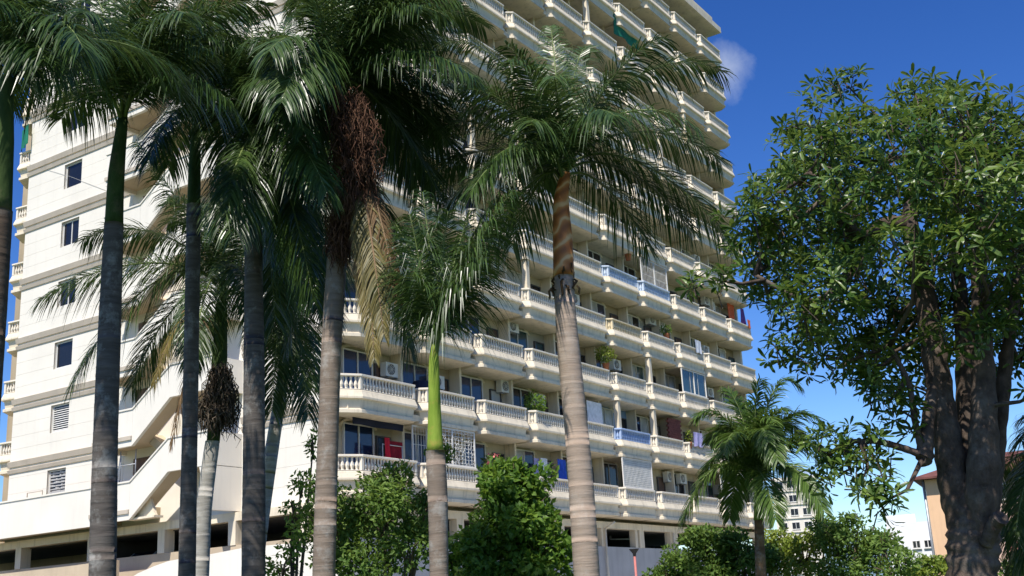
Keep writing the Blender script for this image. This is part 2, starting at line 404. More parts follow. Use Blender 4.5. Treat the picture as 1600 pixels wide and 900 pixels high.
DPAN = {k: boxmesh('door_leaf', .058,.79,-.045,-.01,.058,2.04,k) for k in ('glass_dark','door','curtain','glass_teal')}
b = MB()
N = 10; ro, ri = [], []
for i in range(N+1):
    a = math.pi*(.12+.76*i/N); ro.append((1.18*math.cos(a), .62*math.sin(a))); ri.append((1.06*math.cos(a), .50*math.sin(a)))
for i in range(N):
    b.prism([ro[i],ro[i+1],ri[i+1],ri[i]], 'y', -.07, -.002)
ARCH = b.mesh('window_arch', 'balc')

special_rail = {(1,6):'rail_blue',(4,6):'rail_pale',(3,6):'rail_cream',(4,7):'rail_pale',(6,3):'rail_pale',(8,9):'rail_cream'}
blue_bays = {(1,6)}
rg = random.Random(5)
for r in range(NR):
    for c in range(1, NC+1):
        x0 = (c-1)*W; zr = zrail(r); zf = zfl(r)
        B = B_c1 if c == 1 else B_c10 if c == NC else B_std
        k = special_rail.get((r,c), 'rail_white')
        bo = link('balcony', B[0], bld, (x0,0,zr))
        link('handrail', B[1][k], bo, label={'rail_blue':'blue painted handrail','rail_pale':'pale blue handrail','rail_cream':'yellow cream handrail'}.get(k))
        link('balusters', B[2][k], bo, kind='stuff', label={'rail_blue':'blue painted balusters','rail_pale':'pale blue balusters','rail_cream':'yellow cream balusters'}.get(k))
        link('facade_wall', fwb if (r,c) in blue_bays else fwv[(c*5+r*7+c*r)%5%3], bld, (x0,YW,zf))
        if c > 1: link('dividing_fin', fin, bld, (x0,YW,zf))
        link('floor_slab', slab, bld, (x0,YW,zf-.004))
        g = rg.choice(['glass_blue','glass_dark','glass_dark','glass_teal','curtain','glass_blue','glass_dark'])
        if c <= 3: g = 'glass_blue'
        wo = link('window', WIN, bld, (x0+1.0-.45*(c>1), YW, zf+.85))
        for i in range(2):
            g2 = g if rg.random() < .8 else 'curtain' if c > 3 else g
            link('glass_pane', PANE[g2], wo, (i*.845,0,0))
        link('window_arch', ARCH, bld, (x0+1.875-.45*(c>1), YW, zf+2.28-.22))
        do = link('balcony_door', DOOR, bld, (x0+2.9, YW, zf-.04))
        link('door_leaf', DPAN[rg.choice(['glass_dark','door','glass_dark','curtain','glass_teal','glass_dark','door'])], do, (0,0,0))
# back facade: balconies that peep past the end wall
for r in range(NR):
    for c in (1, 2):
        B = B_back if c == 1 else B_std
        bo = link('balcony', B[0], bld, ((c-1)*W, 22.05, zrail(r))); bo.scale = (1,-1,1)
        link('handrail', B[1]['rail_white'], bo); link('balusters', B[2]['rail_white'], bo, kind='stuff')
b = MB(); b.box(-.15, XR-.2, YD-.6, YD-.45, 5.95, 41.1); b.obj('back_wall', 'recess', bld)
b = MB(); b.box(4.05,4.3,YD-.3,28,.1,41.1); b.obj('back_wing_wall','recess_tan',bld)

# end wall: panels of scored plaster between the stair and the corners
def strips(y0, y1, z0, z1, hole=None, rows=5):
    h = (z1-z0)/rows
    for i in range(rows):
        a, c = z0+i*h+.004, z0+(i+1)*h-.004
        if hole and a < hole[3] and c > hole[2]:
            hy0, hy1, hz0, hz1 = hole
            yield (y0,hy0,a,c); yield (hy1,y1,a,c)
            if a < hz0: yield (hy0,hy1,a,hz0)
            if c > hz1: yield (hy0,hy1,hz1,c)
        else: yield (y0,y1,a,c)
cache = {}
def panel(y0, y1, z0, z1):
    key = (round(y1-y0,3), round(z1-z0,3))
    if key not in cache: cache[key] = boxmesh('wall_panel', -.06, 0, 0, key[0], 0, key[1], 'wall')
    link('wall_panel', cache[key], bld, (XE+.06,y0,z0))
b = MB()
hy0, hy1 = 16.2, 17.52
for (ya,yb) in ((.95,hy0),(hy1,YD)): b.box(XE+.018,XE+.35,ya,yb,5.95,41.15)
zz = 5.95
for r in range(NR):
    s0 = zfl(r)+1.0; b.box(XE+.018,XE+.35,hy0,hy1,zz,s0); zz = s0+1.24
b.box(XE+.018,XE+.35,hy0,hy1,zz,41.15)
b.obj('end_wall', 'wall', bld)
bandL = {}
def band(y0, y1, z):
    for (za,zb,ox) in ((-.24,0,.13),(-.52,-.36,.09)):
        b = MB(); b.prism([(XE-ox,zb+z-.0),(XE+.02,zb+z+.06),(XE+.02,za+z),(XE-ox*.55,za+z)], 'y', y0, y1)
        b.obj('band_moulding', 'band', bld)
LOUV = MB(); LOUV.box(0,1.32,0,.05,0,.05); 
louvre_slat = MB(); louvre_slat.add([(0,-.03,0),(1.2,-.03,0),(1.2,.05,.09),(0,.05,.09),(0,-.02,-.012),(1.2,-.02,-.012),(1.2,.06,.078),(0,.06,.078)],
    [(0,1,2,3),(4,7,6,5),(0,4,5,1),(1,5,6,2),(2,6,7,3),(3,7,4,0)])
louvre_slat = louvre_slat.mesh('slat','frame')
EW = {n: make_window(1.28, 1.2, n, 'frame' if n < 9 else 'dframe', .06, .05) for n in (1,2)}
EP1 = boxmesh('glass_pane', .053,1.227,-.03,-.005,.053,1.145,'glass_dark')
EP2 = boxmesh('glass_pane', .053,.612,-.03,-.005,.053,1.145,'glass_dark')
b = MB(); rr = random.Random(3)
for i in range(9):
    for j in range(8):
        x, z = .07+i*.128, .07+j*.137; b.box(x,x+.095+rr.random()*.02,-.05,-.01,z,z+.05+rr.random()*.05)
LATT = b.mesh('lattice_blocks','conc')
for r in range(NR):
    zb = zfl(r); z1 = zfl(r+1) if r < NR-1 else 41.12
    z0 = zb if r else 5.95
    for sec in ((12.35,YD,True),(.95,5.25,False)):
        for p in strips(sec[0],sec[1],z0,z1,(hy0,hy1,zb+1.0,zb+2.24) if sec[2] else None): panel(*p)
        if r: band(sec[0]+(.0 if not sec[2] else .0), sec[1]+(.05 if sec[2] else 0), zb)
    n = 1 if r in (1,4) else 2
    wo = link('window', EW[1 if r in (0,1,2,5) else 2], bld, (XE+.17, hy1-.02, zb+1.02), rot=(0,0,-math.pi/2))
    if r == 1: 
        for i in range(11): link('slat', louvre_slat, wo, (.05,-.03,.07+i*.098))
        link('window_backing', EP1, wo, (0,.0,0))
    elif r == 0:
        link('lattice_blocks', LATT, wo, kind='stuff'); link('window_backing', EP1, wo, (0,.012,0))
    elif r in (2,5): link('glass_pane', EP1, wo)
    else:
        for i in range(2): link('glass_pane', EP2, wo, (.614*i,0,0))

# external stair on the end wall
XO = -2.05
def par(z_lo, z_hi, ya, yb, dz0=0, dz1=0): return [(ya,z_lo+dz0),(yb,z_lo+dz1),(yb,z_hi+dz1),(ya,z_hi+dz0)]
def pmesh(name, poly, xa, xb, mt): b = MB(); b.prism(poly,'x',xa,xb); return b.mesh(name, mt)
st = {}
st['landing_parapet'] = pmesh('landing_parapet', par(-.6,.85,9.9,12.3), XO, XO+.15, 'wall')
st['flight_parapet'] = pmesh('flight_parapet', [(7.7,1.45-.42),(9.896,-.6),(9.896,.85),(7.7,2.30)], XO+.002, XO+.148, 'wall')
st['half_landing_parapet'] = pmesh('half_landing_parapet', par(1.45-.42,2.30,5.25,7.696), XO, XO+.15, 'wall')
st['landing_moulding'] = pmesh('landing_moulding', par(-.36,-.2,9.9,12.34), XO-.06, XO-.004, 'band')
st['parapet_coping'] = pmesh('parapet_coping', par(.854,.92,9.9,12.35), XO-.04, XO+.2, 'wall')
st['flight_coping'] = pmesh('flight_coping', [(7.7,2.304),(9.896,.854),(9.896,.92),(7.7,2.37)], XO-.04, XO+.2, 'wall')
st['half_landing_coping'] = pmesh('half_landing_coping', par(2.304,2.37,5.2,7.696), XO-.04, XO+.2, 'wall')
st['landing_slab'] = pmesh('landing_slab', par(-.42,-.05,9.9,12.3), XO+.152, XE+.05, 'soffit')
st['stair_flight'] = pmesh('stair_flight', [(7.7,1.45-.34),(9.896,-.42),(9.896,-.05),(7.7,1.40)], XO+.152, XO+.85, 'soffit')
st['half_landing_slab'] = pmesh('half_landing_slab', par(1.45-.34,1.42,5.3,7.696), XO+.152, XE+.05, 'soffit')
st['return_flight'] = pmesh('return_flight', [(7.7,1.45-.34),(7.7,1.45),(9.896,2.85),(9.896,2.45)], XO+.87, XE+.05, 'soffit')
b = MB(); b.box(XO+.152, XE+.05, 12.15, 12.3, -.6, .85); st['landing_side'] = b.mesh('landing_side','wall')
b = MB(); b.box(XO+.152, XE+.05, 5.25, 5.4, 1.0, 2.3); st['half_landing_side'] = b.mesh('half_landing_side','wall')
b = MB(); b.box(-.1, 0, 0, 1.0, 0, 2.1); st['stair_door'] = b.mesh('stair_door','door')
for r in range(NR):
    for k, me in st.items():
        if k == 'stair_door': link(k, me, bld, (XE+.04, 10.6, zfl(r)-.05))
        elif k == 'landing_side' and r == 0: continue
        elif r == NR-1 and k in ('return_flight','flight_parapet','flight_coping','stair_flight','half_landing_slab','half_landing_side','half_landing_parapet','half_landing_coping'): continue
        else: link(k, me, bld, (0,0,zfl(r)-.03))
# ground-level walkway parapet and its slab, running on past the wall
z0 = zfl(0)-.03
b = MB(); b.prism(par(-.66,.85,12.302,30),'x',XO,XO+.15); b.obj('walkway_parapet','wall',bld,loc=(0,0,z0))
b = MB(); b.prism(par(.854,.92,12.36,30),'x',XO-.04,XO+.2); b.obj('walkway_coping','wall',bld,loc=(0,0,z0))
b = MB(); b.prism(par(-.55,-.1,12.302,30),'x',XO+.152,XE+.05); b.obj('walkway_slab','soffit',bld,loc=(0,0,z0))
b = MB(); b.prism([(5.25,5.98),(5.25,zfl(0)+1.0),(5.95,zfl(0)+1.0),(5.45,5.98)],'x',XO+.02,XE+.04); b.obj('stair_bracket','wall',bld)
b = MB(); b.box(XO+.16,XO+.6,8.6,10.2,6.02,6.1)
b.prism([(8.7,6.1),(10.1,6.1),(9.2,7.1)],'x',XO+.3,XO+.42); b.obj('stair_foot','balc',bld)
# thin handrail on the stair-side terrace
b = MB(); b.tube([(XE-.2,18.6,zfl(0)+.5),(XE-.2,18.6,zfl(0)+1.35),(XE-.2,17.5,zfl(0)+1.35),(XE-.2,17.5,zfl(0)+.5)],.025,6); b.obj('pipe_rail','band',bld)
b = MB()
for y in (12.0,11.0,10.05): b.tube([(XO+.35,y,zfl(0)+.9),(XO+.35,y,zfl(0)+2.2)],.025,6)
b.tube([(XO+.35,12.0,zfl(0)+1.6),(XO+.35,10.05,zfl(0)+1.6)],.022,6); b.obj('stair_grille','steel',bld)

cb_ = [on_x(40,255,XE-.02), on_x(110,276,XE-.02), on_x(180,303,XE-.02)]
b = MB(); b.tube(cb_, .007, 5); b.obj('cable','conc',bld)
# podium: open parking deck under the flats
b = MB(); b.box(XE-.3, XR, .95, 30, 5.62, 5.94); b.obj('podium_beam','balc',bld)
b = MB(); b.box(XE-.3, XR+2, 1.0, 1.2, .12, 4.72); b.obj('podium_front_wall','conc',bld)
b = MB(); b.box(XE-.3, XE-.1, 1.204, 30, .12, 4.72); b.obj('podium_side_wall','soffit',bld)
b = MB(); b.box(XE-.08, XR, 1.21, 29, 3.3, 3.6); b.obj('parking_deck','conc',bld)
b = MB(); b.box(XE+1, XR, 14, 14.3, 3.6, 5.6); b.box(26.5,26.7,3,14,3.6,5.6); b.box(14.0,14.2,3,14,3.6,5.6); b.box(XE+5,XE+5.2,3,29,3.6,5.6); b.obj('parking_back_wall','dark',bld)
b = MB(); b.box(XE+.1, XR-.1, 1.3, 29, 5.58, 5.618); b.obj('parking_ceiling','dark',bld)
pc = boxmesh('podium_column', 0, .5, 0, .4, 4.722, 5.62, 'balc')
pc2 = boxmesh('podium_column', 0, .25, 0, .35, 4.722, 5.62, 'balc')
for c in range(0, NC+1):
    link('podium_column', pc, bld, (c*W-.7+.06,.97,0))
for x in (20.9-.05, 24.9): link('podium_column', pc2, bld, (x+2.0,.99,0))
for y in (1.5,5.2,9.2,13.6,18.6,23.): link('podium_column', pc, bld, (XE-.33,y,0))
b = MB(); b.tube([(19.5,.86,5.6),(19.5,.86,.12)],.06,8); b.tube([(19.5,.86,5.55),(19.9,.5,5.9)],.06,8); b.obj('drain_pipe','balc',bld)
b = MB(); b.tube([(27.0,.86,5.6),(27.0,.86,.12)],.06,8); b.obj('drain_pipe','balc',bld)

# ramp walls of the car park
def wallcurve(pts, name, mt, label, th=.2):
    b = MB(); n = len(pts); vs = []
    for (x,y,z) in pts: vs += [(x,y,.1),(x,y,z),(x+th,y,z),(x+th,y,.1)]
    fs = [(i*4+k,(i+1)*4+k,(i+1)*4+(k+1)%4,i*4+(k+1)%4) for i in range(n-1) for k in range(3)]
    fs += [(0,1,2,3),((n-1)*4+3,(n-1)*4+2,(n-1)*4+1,(n-1)*4)]
    b.add(vs, fs); return b.obj(name, mt, label=label, cat='wall')
pts = [tuple(on_x(px,py,-4.2)) for px,py in ((190,912),(215,896),(240,885),(262,877),(282,873),(318,868),(380,856),(430,851),(480,847),(530,843))]
wallcurve(pts, 'ramp_wall', 'wall', 'curved white ramp wall rising under the zigzag stair')
pts = [tuple(on_x(px,py,-2.6)) for px,py in ((-60,905),(0,897),(60,890),(112,884),(140,880),(180,875))]
wallcurve(pts, 'ramp_wall', 'soffit', 'low beige ramp wall below the dark parking openings')

# ------------------------------------------------------------------ things on the balconies
def colrow(p):
    c = min(NC, max(1, int(p.x//W)+1)); r = max(0, min(NR-1, int((p.z-zfl(0))//2.9))); return r, c
used = {}
def where(r, c): return f'{ORD[c-1]} balcony from the corner, {ORD[r]} row up'
b = MB(); b.box(-.4,.4,-.15,.15,-.28,.28); AC0 = b.mesh('casing','ac')
b = MB(); b.tube([(-.09,-.156,0),(-.09,-.17,0)],.225,18,smooth=False); AC1 = b.mesh('fan_opening','acdark')
b = MB()
for rr_ in (.22,.15,.08):
    pts = [(-.09+rr_*math.cos(a*math.pi/9),-.185,rr_*math.sin(a*math.pi/9)) for a in range(19)]
    b.tube(pts,.009,4,False)
for a in range(4): b.tube([(-.09+.22*math.cos(a*math.pi/4),-.187,.22*math.sin(a*math.pi/4)),(-.09-.22*math.cos(a*math.pi/4),-.187,-.22*math.sin(a*math.pi/4))],.008,4,False)
AC2 = b.mesh('fan_guard','ac')
b = MB(); b.box(-.3,-.26,-.15,.25,-.33,-.29); b.box(.26,.3,-.15,.25,-.33,-.29); AC3 = b.mesh('bracket','steel')
acdone = {}
def ac(p, extra=''):
    r, c = colrow(p); k = acdone.get((r,c),0); acdone[(r,c)] = k+1
    e = ' beside another' if k else ''
    t = thing('air_conditioner', f'white air conditioner{e} on {where(r,c)}', 'air conditioner', (p.x,1.24,p.z), 'air conditioner units on the balconies')
    for n_, me in (('casing',AC0),('fan_opening',AC1),('fan_guard',AC2),('bracket',AC3)): link(n_, me, t)
for px, py in ((613,578),(791,604),(803,510),(778,412),(1048,745),(1068,748),(1020,500),(1035,505),(1105,470),(1113,477)):
    ac(on_y(px,py,1.1))
for r, c in ((0,9),(2,2),(2,6),(3,5),(3,9),(2,9),(1,3+1),(5,7),(5,4),(6,6),(7,8),(8,10),(9,5),(9,8),(10,5),(10,8),(10,4),(6,2),(7,3),(9,9),(4,4),(5,9),(1,2),(2,4)):
    if (r,c) not in acdone: ac(Vector(((c-1)*W+2.62,1.1,zfl(r)+1.75+.1*((c*7+r)%3))))

def cloth(name, label, cat, p, w_, h_, mt, y=None, n=7, wav=.04, parent=None, taper=0):
    b = MB(); vs = []; rows = 6; rq = random.Random(int(p.x*77+p.z*13))
    ph = rq.random()*6
    for j in range(rows+1):
        for i in range(n+1):
            u = i/n-.5; v = j/rows
            vs.append((u*w_*(1-taper*v), wav*math.sin(u*11+ph+v*1.5)*(.35+v), -v*h_*(1+.05*math.sin(u*9+ph))))
    m2 = len(vs); vs += [(x,y_+.012,z) for x,y_,z in vs]
    fs = [(j*(n+1)+i,(j+1)*(n+1)+i,(j+1)*(n+1)+i+1,j*(n+1)+i+1) for j in range(rows) for i in range(n)]
    fs += [tuple(m2+q for q in f[::-1]) for f in fs]
    b.add(vs, fs, True)
    return b.obj(name, mt, parent, loc=(p.x, p.y, p.z), label=label, cat=cat)
# first balcony, lowest row: drying rack with red clothes
p = on_y(612,684,.75)
rk = thing('drying_rack', 'white drying rack behind the lowest corner balcony rail', 'drying rack', (p.x,.75,zfl(0)))
b = MB()
for x in (-.55,.62): b.tube([(x,0,0),(x,0,1.62)],.02,6)
b.tube([(-.55,0,1.6),(.62,0,1.6)],.02,6); b.tube([(-.55,0,.9),(.62,0,.9)],.015,6); b.obj('rack_frame','frame',rk)
cloth('red_shirt','bright red shirt hanging on the white drying rack','shirt',on_y(605,684,.70),.32,.85,'red',taper=-.3,wav=.05)
cloth('red_towel','dark red towel hung on the drying rack behind red shirt','towel',on_y(618,690,.78),.8,.7,'dkred')
cloth('blue_towel','deep blue towel hanging beside the orange-shafted palm trunk, lowest row','towel',on_y(877,718,.6),.75,1.2,'bluecloth')
cloth('white_shirt','white shirt hanging above the round shrub on lowest row','shirt',on_y(850,716,.6),.6,1.0,'whitecloth')
cloth('grey_shirt','pale grey shirt beside the hanging white shirt','shirt',on_y(838,716,.7),.4,.8,'lilac')
cloth('orange_cloth','orange red cloth hanging at far end balcony, fifth row up','cloth',on_y(1141,468,.7),1.1,1.5,'orange')
cloth('purple_dress','dark purple dress hanging over far end balcony rail','dress',on_y(1159,482,.25),.55,1.1,'purple',taper=-.4)
cloth('orange_rag','small orange rag on the far end balcony rail corner','cloth',on_y(1170,500,-.08),.5,.55,'orange')
cloth('lilac_sheet','lilac sheet hanging over eighth balcony rail of the second row','sheet',on_y(1090,676,-.08),1.1,.8,'lilac')
cloth('white_blind','white roller blind on fifth balcony of the second row','blind',on_y(928,628,.4),1.5,1.75,'whitecloth',wav=.012)
cloth('green_awning','dark green awning cloth hanging high between upper balconies','awning',on_y(977,34,.2),3.0,1.35,'green',wav=.05)
cloth('yellow_awning','yellow green shade cloth on second balcony, fifth row up','awning',on_y(660,232,.5),2.6,1.6,'yellow',wav=.07)
cloth('navy_awning','dark navy tarp slung under the corner balcony, second row','awning',on_y(592,658,.8),3.0,.26,'navy',wav=.03)
cloth('green_tarp','small green tarp on back balcony beyond the end wall','tarp',Vector((XE-.12,20.75,zfl(6)+2.2)),1.1,1.1,'green').rotation_euler = (0,0,R(70))
cloth('white_sheet','white sheet draped over ninth balcony rail, fourth row up','sheet',on_y(1090,532,-.1),.8,.75,'whitecloth',wav=.02)
cloth('purple_towel','lilac towel on seventh balcony back wall, eighth row up','towel',Vector((6.4*W,.8,zfl(7)+2.1)),.8,1.2,'lilac')

# enclosing grilles
def grille(name, label, xa, xb, za, zb, y, mt, nx, nz, mids=1, fill=None, leaf=False):
    t = thing(name, label, 'balcony grille', (xa,y,za))
    wd, h = xb-xa, zb-za
    b = MB()
    for x in [0]+[wd*(i+1)/(mids+1) for i in range(mids)]+[wd]: b.box(x-.03,x+.03,-.03,.03,0,h)
    for z in (.03,h-.03): b.box(.03,wd-.03,-.025,.025,z-.03,z+.03)
    b.obj('grille_frame', mt, t)
    b = MB()
    for i in range(1,nx): x = wd*i/nx; b.box(x-.010,x+.010,-.012,.0,.06,h-.06)
    for j in range(1,nz): z = h*j/nz; b.box(.03,wd-.03,.001,.013,z-.010,z+.010)
    if leaf:
        rq = random.Random(9)
        for i in range(120):
            x, z = rq.random()*wd, rq.random()*h; s = .05+.07*rq.random(); a = rq.random()*6
            pts = [(x+s*math.cos(a+q*.7)*(1-q*.12),-.015,z+s*math.sin(a+q*.7)*(1-q*.12)) for q in range(7)]; b.tube(pts,.011,4,False)
    b.obj('grille_bars', mt, t, kind='stuff')
    if fill:
        b = MB(); b.box(.03,wd-.03,.02,.035,.05,h-.05); b.obj('screen', fill, t)
    return t
grille('balcony_grille','white ornamental grille behind the lime green crownshaft, lowest row',W+.5,2*W-CH,zrail(0)+.01,zrail(1)-1.48,.07,'frame',14,10,1,None,True)
grille('balcony_grille','white lattice screen above sixth balcony of the lowest row',5*W+CH,6*W-CH,zrail(0)+.01,zrail(1)-1.48,.07,'frame',22,16,0,'curtain')
grille('balcony_grille','white barred grille enclosing seventh balcony, fifth row up',6*W+CH,7*W-CH,zrail(4)+.01,zrail(5)-1.48,.07,'frame',20,3,1)
grille('balcony_grille','grey glazed screen enclosing eighth balcony, third row up',7*W+CH,8*W-CH,zrail(2)+.01,zrail(3)-1.48,.07,'frame',3,1,1,'glass_teal')
grille('balcony_grille','white barred window grille above ninth balcony, lowest row',8*W+CH,9*W-CH,zrail(0)+.01,zrail(1)-1.48,.07,'frame',16,6,2,'curtain')
grille('balcony_grille','plain white bars closing one end of second balcony, lowest row',W-.2+.2,W+.9,zrail(0)+.01,zrail(1)-1.48,.5,'frame',5,2,0)
# pillars between one balcony and the next above
pil = MB(); pil.box(-.13,.13,-.13,.13,0,1.41); pil = pil.mesh('balcony_pillar','balc')
for r, c in ((3,4),(2,7),(8,9),(7,8),(1,7),(1,6),(5,3),(9,6),(4,2)):
    link('balcony_pillar', pil, bld, ((c-1)*W+CH+.12,.2,zrail(r)-.002))
b = MB(); b.tube([(0,0,0),(0,0,1.43)],.05,8); yp = b.mesh('support_pole','yelpole'); p = on_y(873,66,.1)
link('support_pole', yp, None, (p.x,.1,zrail(9)), 'thin yellow pole standing between two upper balconies near the roof', 'pole')
# brick wall and door by seventh balcony second row
bk = thing('brick_partition','dark red brick partition behind seventh balcony of the second row','partition',(7*W+.05,.35,zfl(1)))
bb = boxmesh('brick',0,.30,-.06,.06,0,.115,'brick')
for j in range(18):
    for i in range(5): link('brick', bb, bk, (-1.55+i*.315+(.15 if j%2 else 0), .0, j*.128))
# barrel, washing machine like bits
b = MB(); b.tube([(0,0,0),(0,0,.05),(0,0,.4),(0,0,.75),(0,0,.8),(0,0,1.0),(0,0,1.05)],[.3,.33,.34,.33,.3,.34,.30],14)
b.obj('water_barrel','navy',loc=(5.0,.8,zfl(1)+.45),label='dark blue water barrel behind second balcony, second row up',cat='barrel')

# ------------------------------------------------------------------ foliage helpers
def leaf_quad(b, p, d, nrm, L, wd, bend=.25, rnd=False):
    """a leaf of 3 folded segments: base p, direction d, face normal nrm"""
    s = d.cross(nrm)
    if s.length < 1e-5: return
    s.normalize(); n2 = s.cross(d).normalized()
    a = p+d*(L*.12); m1 = p+d*(L*.5)-n2*(L*bend*.2); t = p+d*L-n2*(L*bend)
    if rnd:
        m2 = p+d*(L*.86)-n2*(L*bend*.7)
        b.add([p, m1+s*wd*.42+n2*wd*.12, m2+s*wd*.42+n2*wd*.06, t, m2-s*wd*.42+n2*wd*.06, m1-s*wd*.42+n2*wd*.12, m1, m2],
              [(0,1,6),(0,6,5),(6,1,2,7),(5,6,7,4),(7,2,3),(4,7,3)])
        return
    b.add([p, a+s*wd*.25+n2*wd*.08, m1+s*wd*.5+n2*wd*.14, t, m1-s*wd*.5+n2*wd*.14, a-s*wd*.25+n2*wd*.08, m1],
          [(0,1,2,6),(0,6,4,5),(6,2,3),(6,3,4)])
def rvec(rq):
    while True:
        v = Vector((rq.uniform(-1,1),rq.uniform(-1,1),rq.uniform(-1,1)))
        if .05 < v.length < 1: return v.normalized()
FOL = 2.6
def shrub_crown(b, blobs, rq, L, wd, dens):
    for c, rx, rz, ry in blobs:
        area = (rx*rz+rx*ry+ry*rz)
        for i in range(int(area*dens*FOL)):
            v = rvec(rq); k = rq.uniform(.55,1.05)
            lump = 1+.14*math.sin(v.x*7+c.x*3)*math.sin(v.y*6+c.y)*1.2+.1*math.sin(v.z*9+c.z*5)
            p = c+Vector((v.x*rx,v.y*ry,v.z*rz))*k*lump
            d = (v*.6+rvec(rq)*.8+Vector((0,0,.15))).normalized(); nrm = (Vector((0,0,1))*.7+rvec(rq)*.8+v*.5).normalized()
            leaf_quad(b, p, d, nrm, L*rq.uniform(.7,1.25), wd*rq.uniform(.8,1.2))
def blobpx(px, py, rx, ry, d, rd=None):
    c = at(px,py,d); dist = (c-CAM).dot(F_); s = dist/FPX
    return (c, rx*s, ry*s, (rd or (rx+ry)/2*s))
def shrub(name, label, blobs, d, mt, L, wd, dens, seed, group='shrubs in front of the building', cat='shrub', stems=5):
    rq = random.Random(seed)
    bl = [blobpx(*q[:4], d+(q[4] if len(q) > 4 else 0)) for q in blobs]
    c0 = bl[0][0]
    sub = []
    for c, rx, rz, ry in bl:
        sub.append((c,rx*.72,rz*.72,ry*.72))
        for k in range(9):
            v = rvec(rq); v.z = abs(v.z)*.9-.15 if rq.random() < .75 else v.z; q = rq.uniform(.58,.82); s = rq.uniform(.28,.46)
            sub.append((c+Vector((v.x*rx,v.y*ry,v.z*rz))*q, rx*s, rz*s*.9, ry*s))
    base = Vector((c0.x,c0.y,0)); t = thing(name, label, cat, base, group)
    b = MB()
    for c, rx, rz, ry in bl:
        q = c-base; b.tube([(rq.uniform(-.2,.2),rq.uniform(-.2,.2),0), q*.4+Vector((0,0,q.z*.1)), q+Vector((0,0,rz*.3))],[.05,.035,.012],6)
        for k in range(stems):
            e = q+Vector((rq.uniform(-1,1)*rx,rq.uniform(-1,1)*ry,rq.uniform(0,1)*rz))*.8
            b.tube([q-Vector((0,0,rz*.6)), (q+e)/2, e],[.02,.014,.006],5)
    b.obj('stem','stem',t)
    b = MB(); shrub_crown(b, [(c-base,rx,rz,ry) for c,rx,rz,ry in sub], rq, L, wd, dens*.62); b.obj('foliage',mt,t)
    return t

# ------------------------------------------------------------------ palms
def frond(name, parent, B, pts, mt, rmt, rq, leafL=.75, dens=30., wd=.036, plume=.55, droop=.55, petiole=.12, base=None, r0=.028):
    """one pinnate frond along the curve pts (world), leaflets on both sides in several planes"""
    n = len(pts)-1
    # resample by length
    seg = [(pts[i+1]-pts[i]).length for i in range(n)]; tot = sum(seg)
    def P(s):
        s *= tot
        for i in range(n):
            if s <= seg[i] or i == n-1: return pts[i].lerp(pts[i+1], min(1,s/seg[i])), (pts[min(i+1,n)]-pts[i]).normalized()
            s -= seg[i]
    b = MB(); o = base or Vector((0,0,0)); K = 12
    b.cur = 1; b.tube([P(i/K)[0]-o for i in range(K+1)],[r0*(1-.85*i/K) for i in range(K+1)],5)
    b.cur = 0
    N = int(tot*(1-petiole)*dens); up = Vector((0,0,1))
    rollb = rq.uniform(-.35,.35)
    for i in range(N):
        s = petiole+(1-petiole)*(i+rq.random()*.7)/N
        p, T = P(min(s,.999))
        S = T.cross(up)
        if S.length < .1: S = T.cross(Vector((.6,.8,0)))
        S.normalize(); Nn = S.cross(T).normalized()
        S = (S*math.cos(rollb)+Nn*math.sin(rollb)); Nn = S.cross(T).normalized()
        q = (s-petiole)/(1-petiole)
        L = leafL*(.55+.45*min(1,q/.2))*(1-.62*max(0,(q-.55)/.45)**1.3)*rq.uniform(.85,1.12)
        fw = .55+.75*q
        for sd in (-1,1):
            lift = rq.choice([-.6,-.1,.35,.8])*plume+rq.uniform(-.15,.15)
            d = (S*sd+T*fw+Nn*lift).normalized()
            wv = d.cross(Nn+S*sd*rq.uniform(-.6,.6))
            if wv.length < .05: wv = T.copy()
            wv = wv.normalized()*wd*rq.uniform(.8,1.2)
            g = droop*rq.uniform(.6,1.4)
            a0 = p+d*.01-o; a1 = p+d*(L*.4)-up*(g*L*.10)-o; a2 = p+d*(L*.75)-up*(g*L*.36)-o; a3 = p+d*(L*.97)-up*(g*L*.68)-o
            b.add([a0-wv*.25,a0+wv*.25,a1+wv*.5,a1-wv*.5,a2+wv*.36,a2-wv*.36,a3],[(0,1,2,3),(3,2,4,5),(5,4,6)])
    return b.obj(name,[mt,rmt],parent)
def bez(B, T, arch, t1=.42, k=10):
    c1 = B.lerp(T,.16)+Vector((0,0,arch*.85)); c2 = B.lerp(T,.66)+Vector((0,0,arch*1.05)); out_ = []
    for i in range(k+1):
        t = i/k; u = 1-t; out_.append(B*(u**3)+c1*(3*u*u*t)+c2*(3*u*t*t)+T*t**3)
    return out_
def trunk_mesh(path, rad, ring=.13, n=14, rq=None, bulge=.006):
    """lathe along a path with raised leaf-scar rings"""
    L = [0]
    for i in range(len(path)-1): L.append(L[-1]+(path[i+1]-path[i]).length)
    pts, rr = [], []
    s = 0; k = 0
    def ev(s):
        for i in range(len(path)-1):
            if s <= L[i+1] or i == len(path)-2:
                t = (s-L[i])/(L[i+1]-L[i]); return path[i].lerp(path[i+1],t), rad[i]+(rad[i+1]-rad[i])*t
    while s < L[-1]:
        p, r = ev(s); wob = 1+.006*math.sin(k*1.7)+.012*math.sin(k*.31)
        pts += [p, ev(min(L[-1],s+ring*.80))[0], ev(min(L[-1],s+ring*.86))[0]]; rr += [r*wob, r*wob, r*wob*(1+bulge)]
        s += ring*(rq.uniform(.8,1.25) if rq else 1); k += 1
    p, r = ev(L[-1]); pts.append(p); rr.append(r)
    return pts, rr
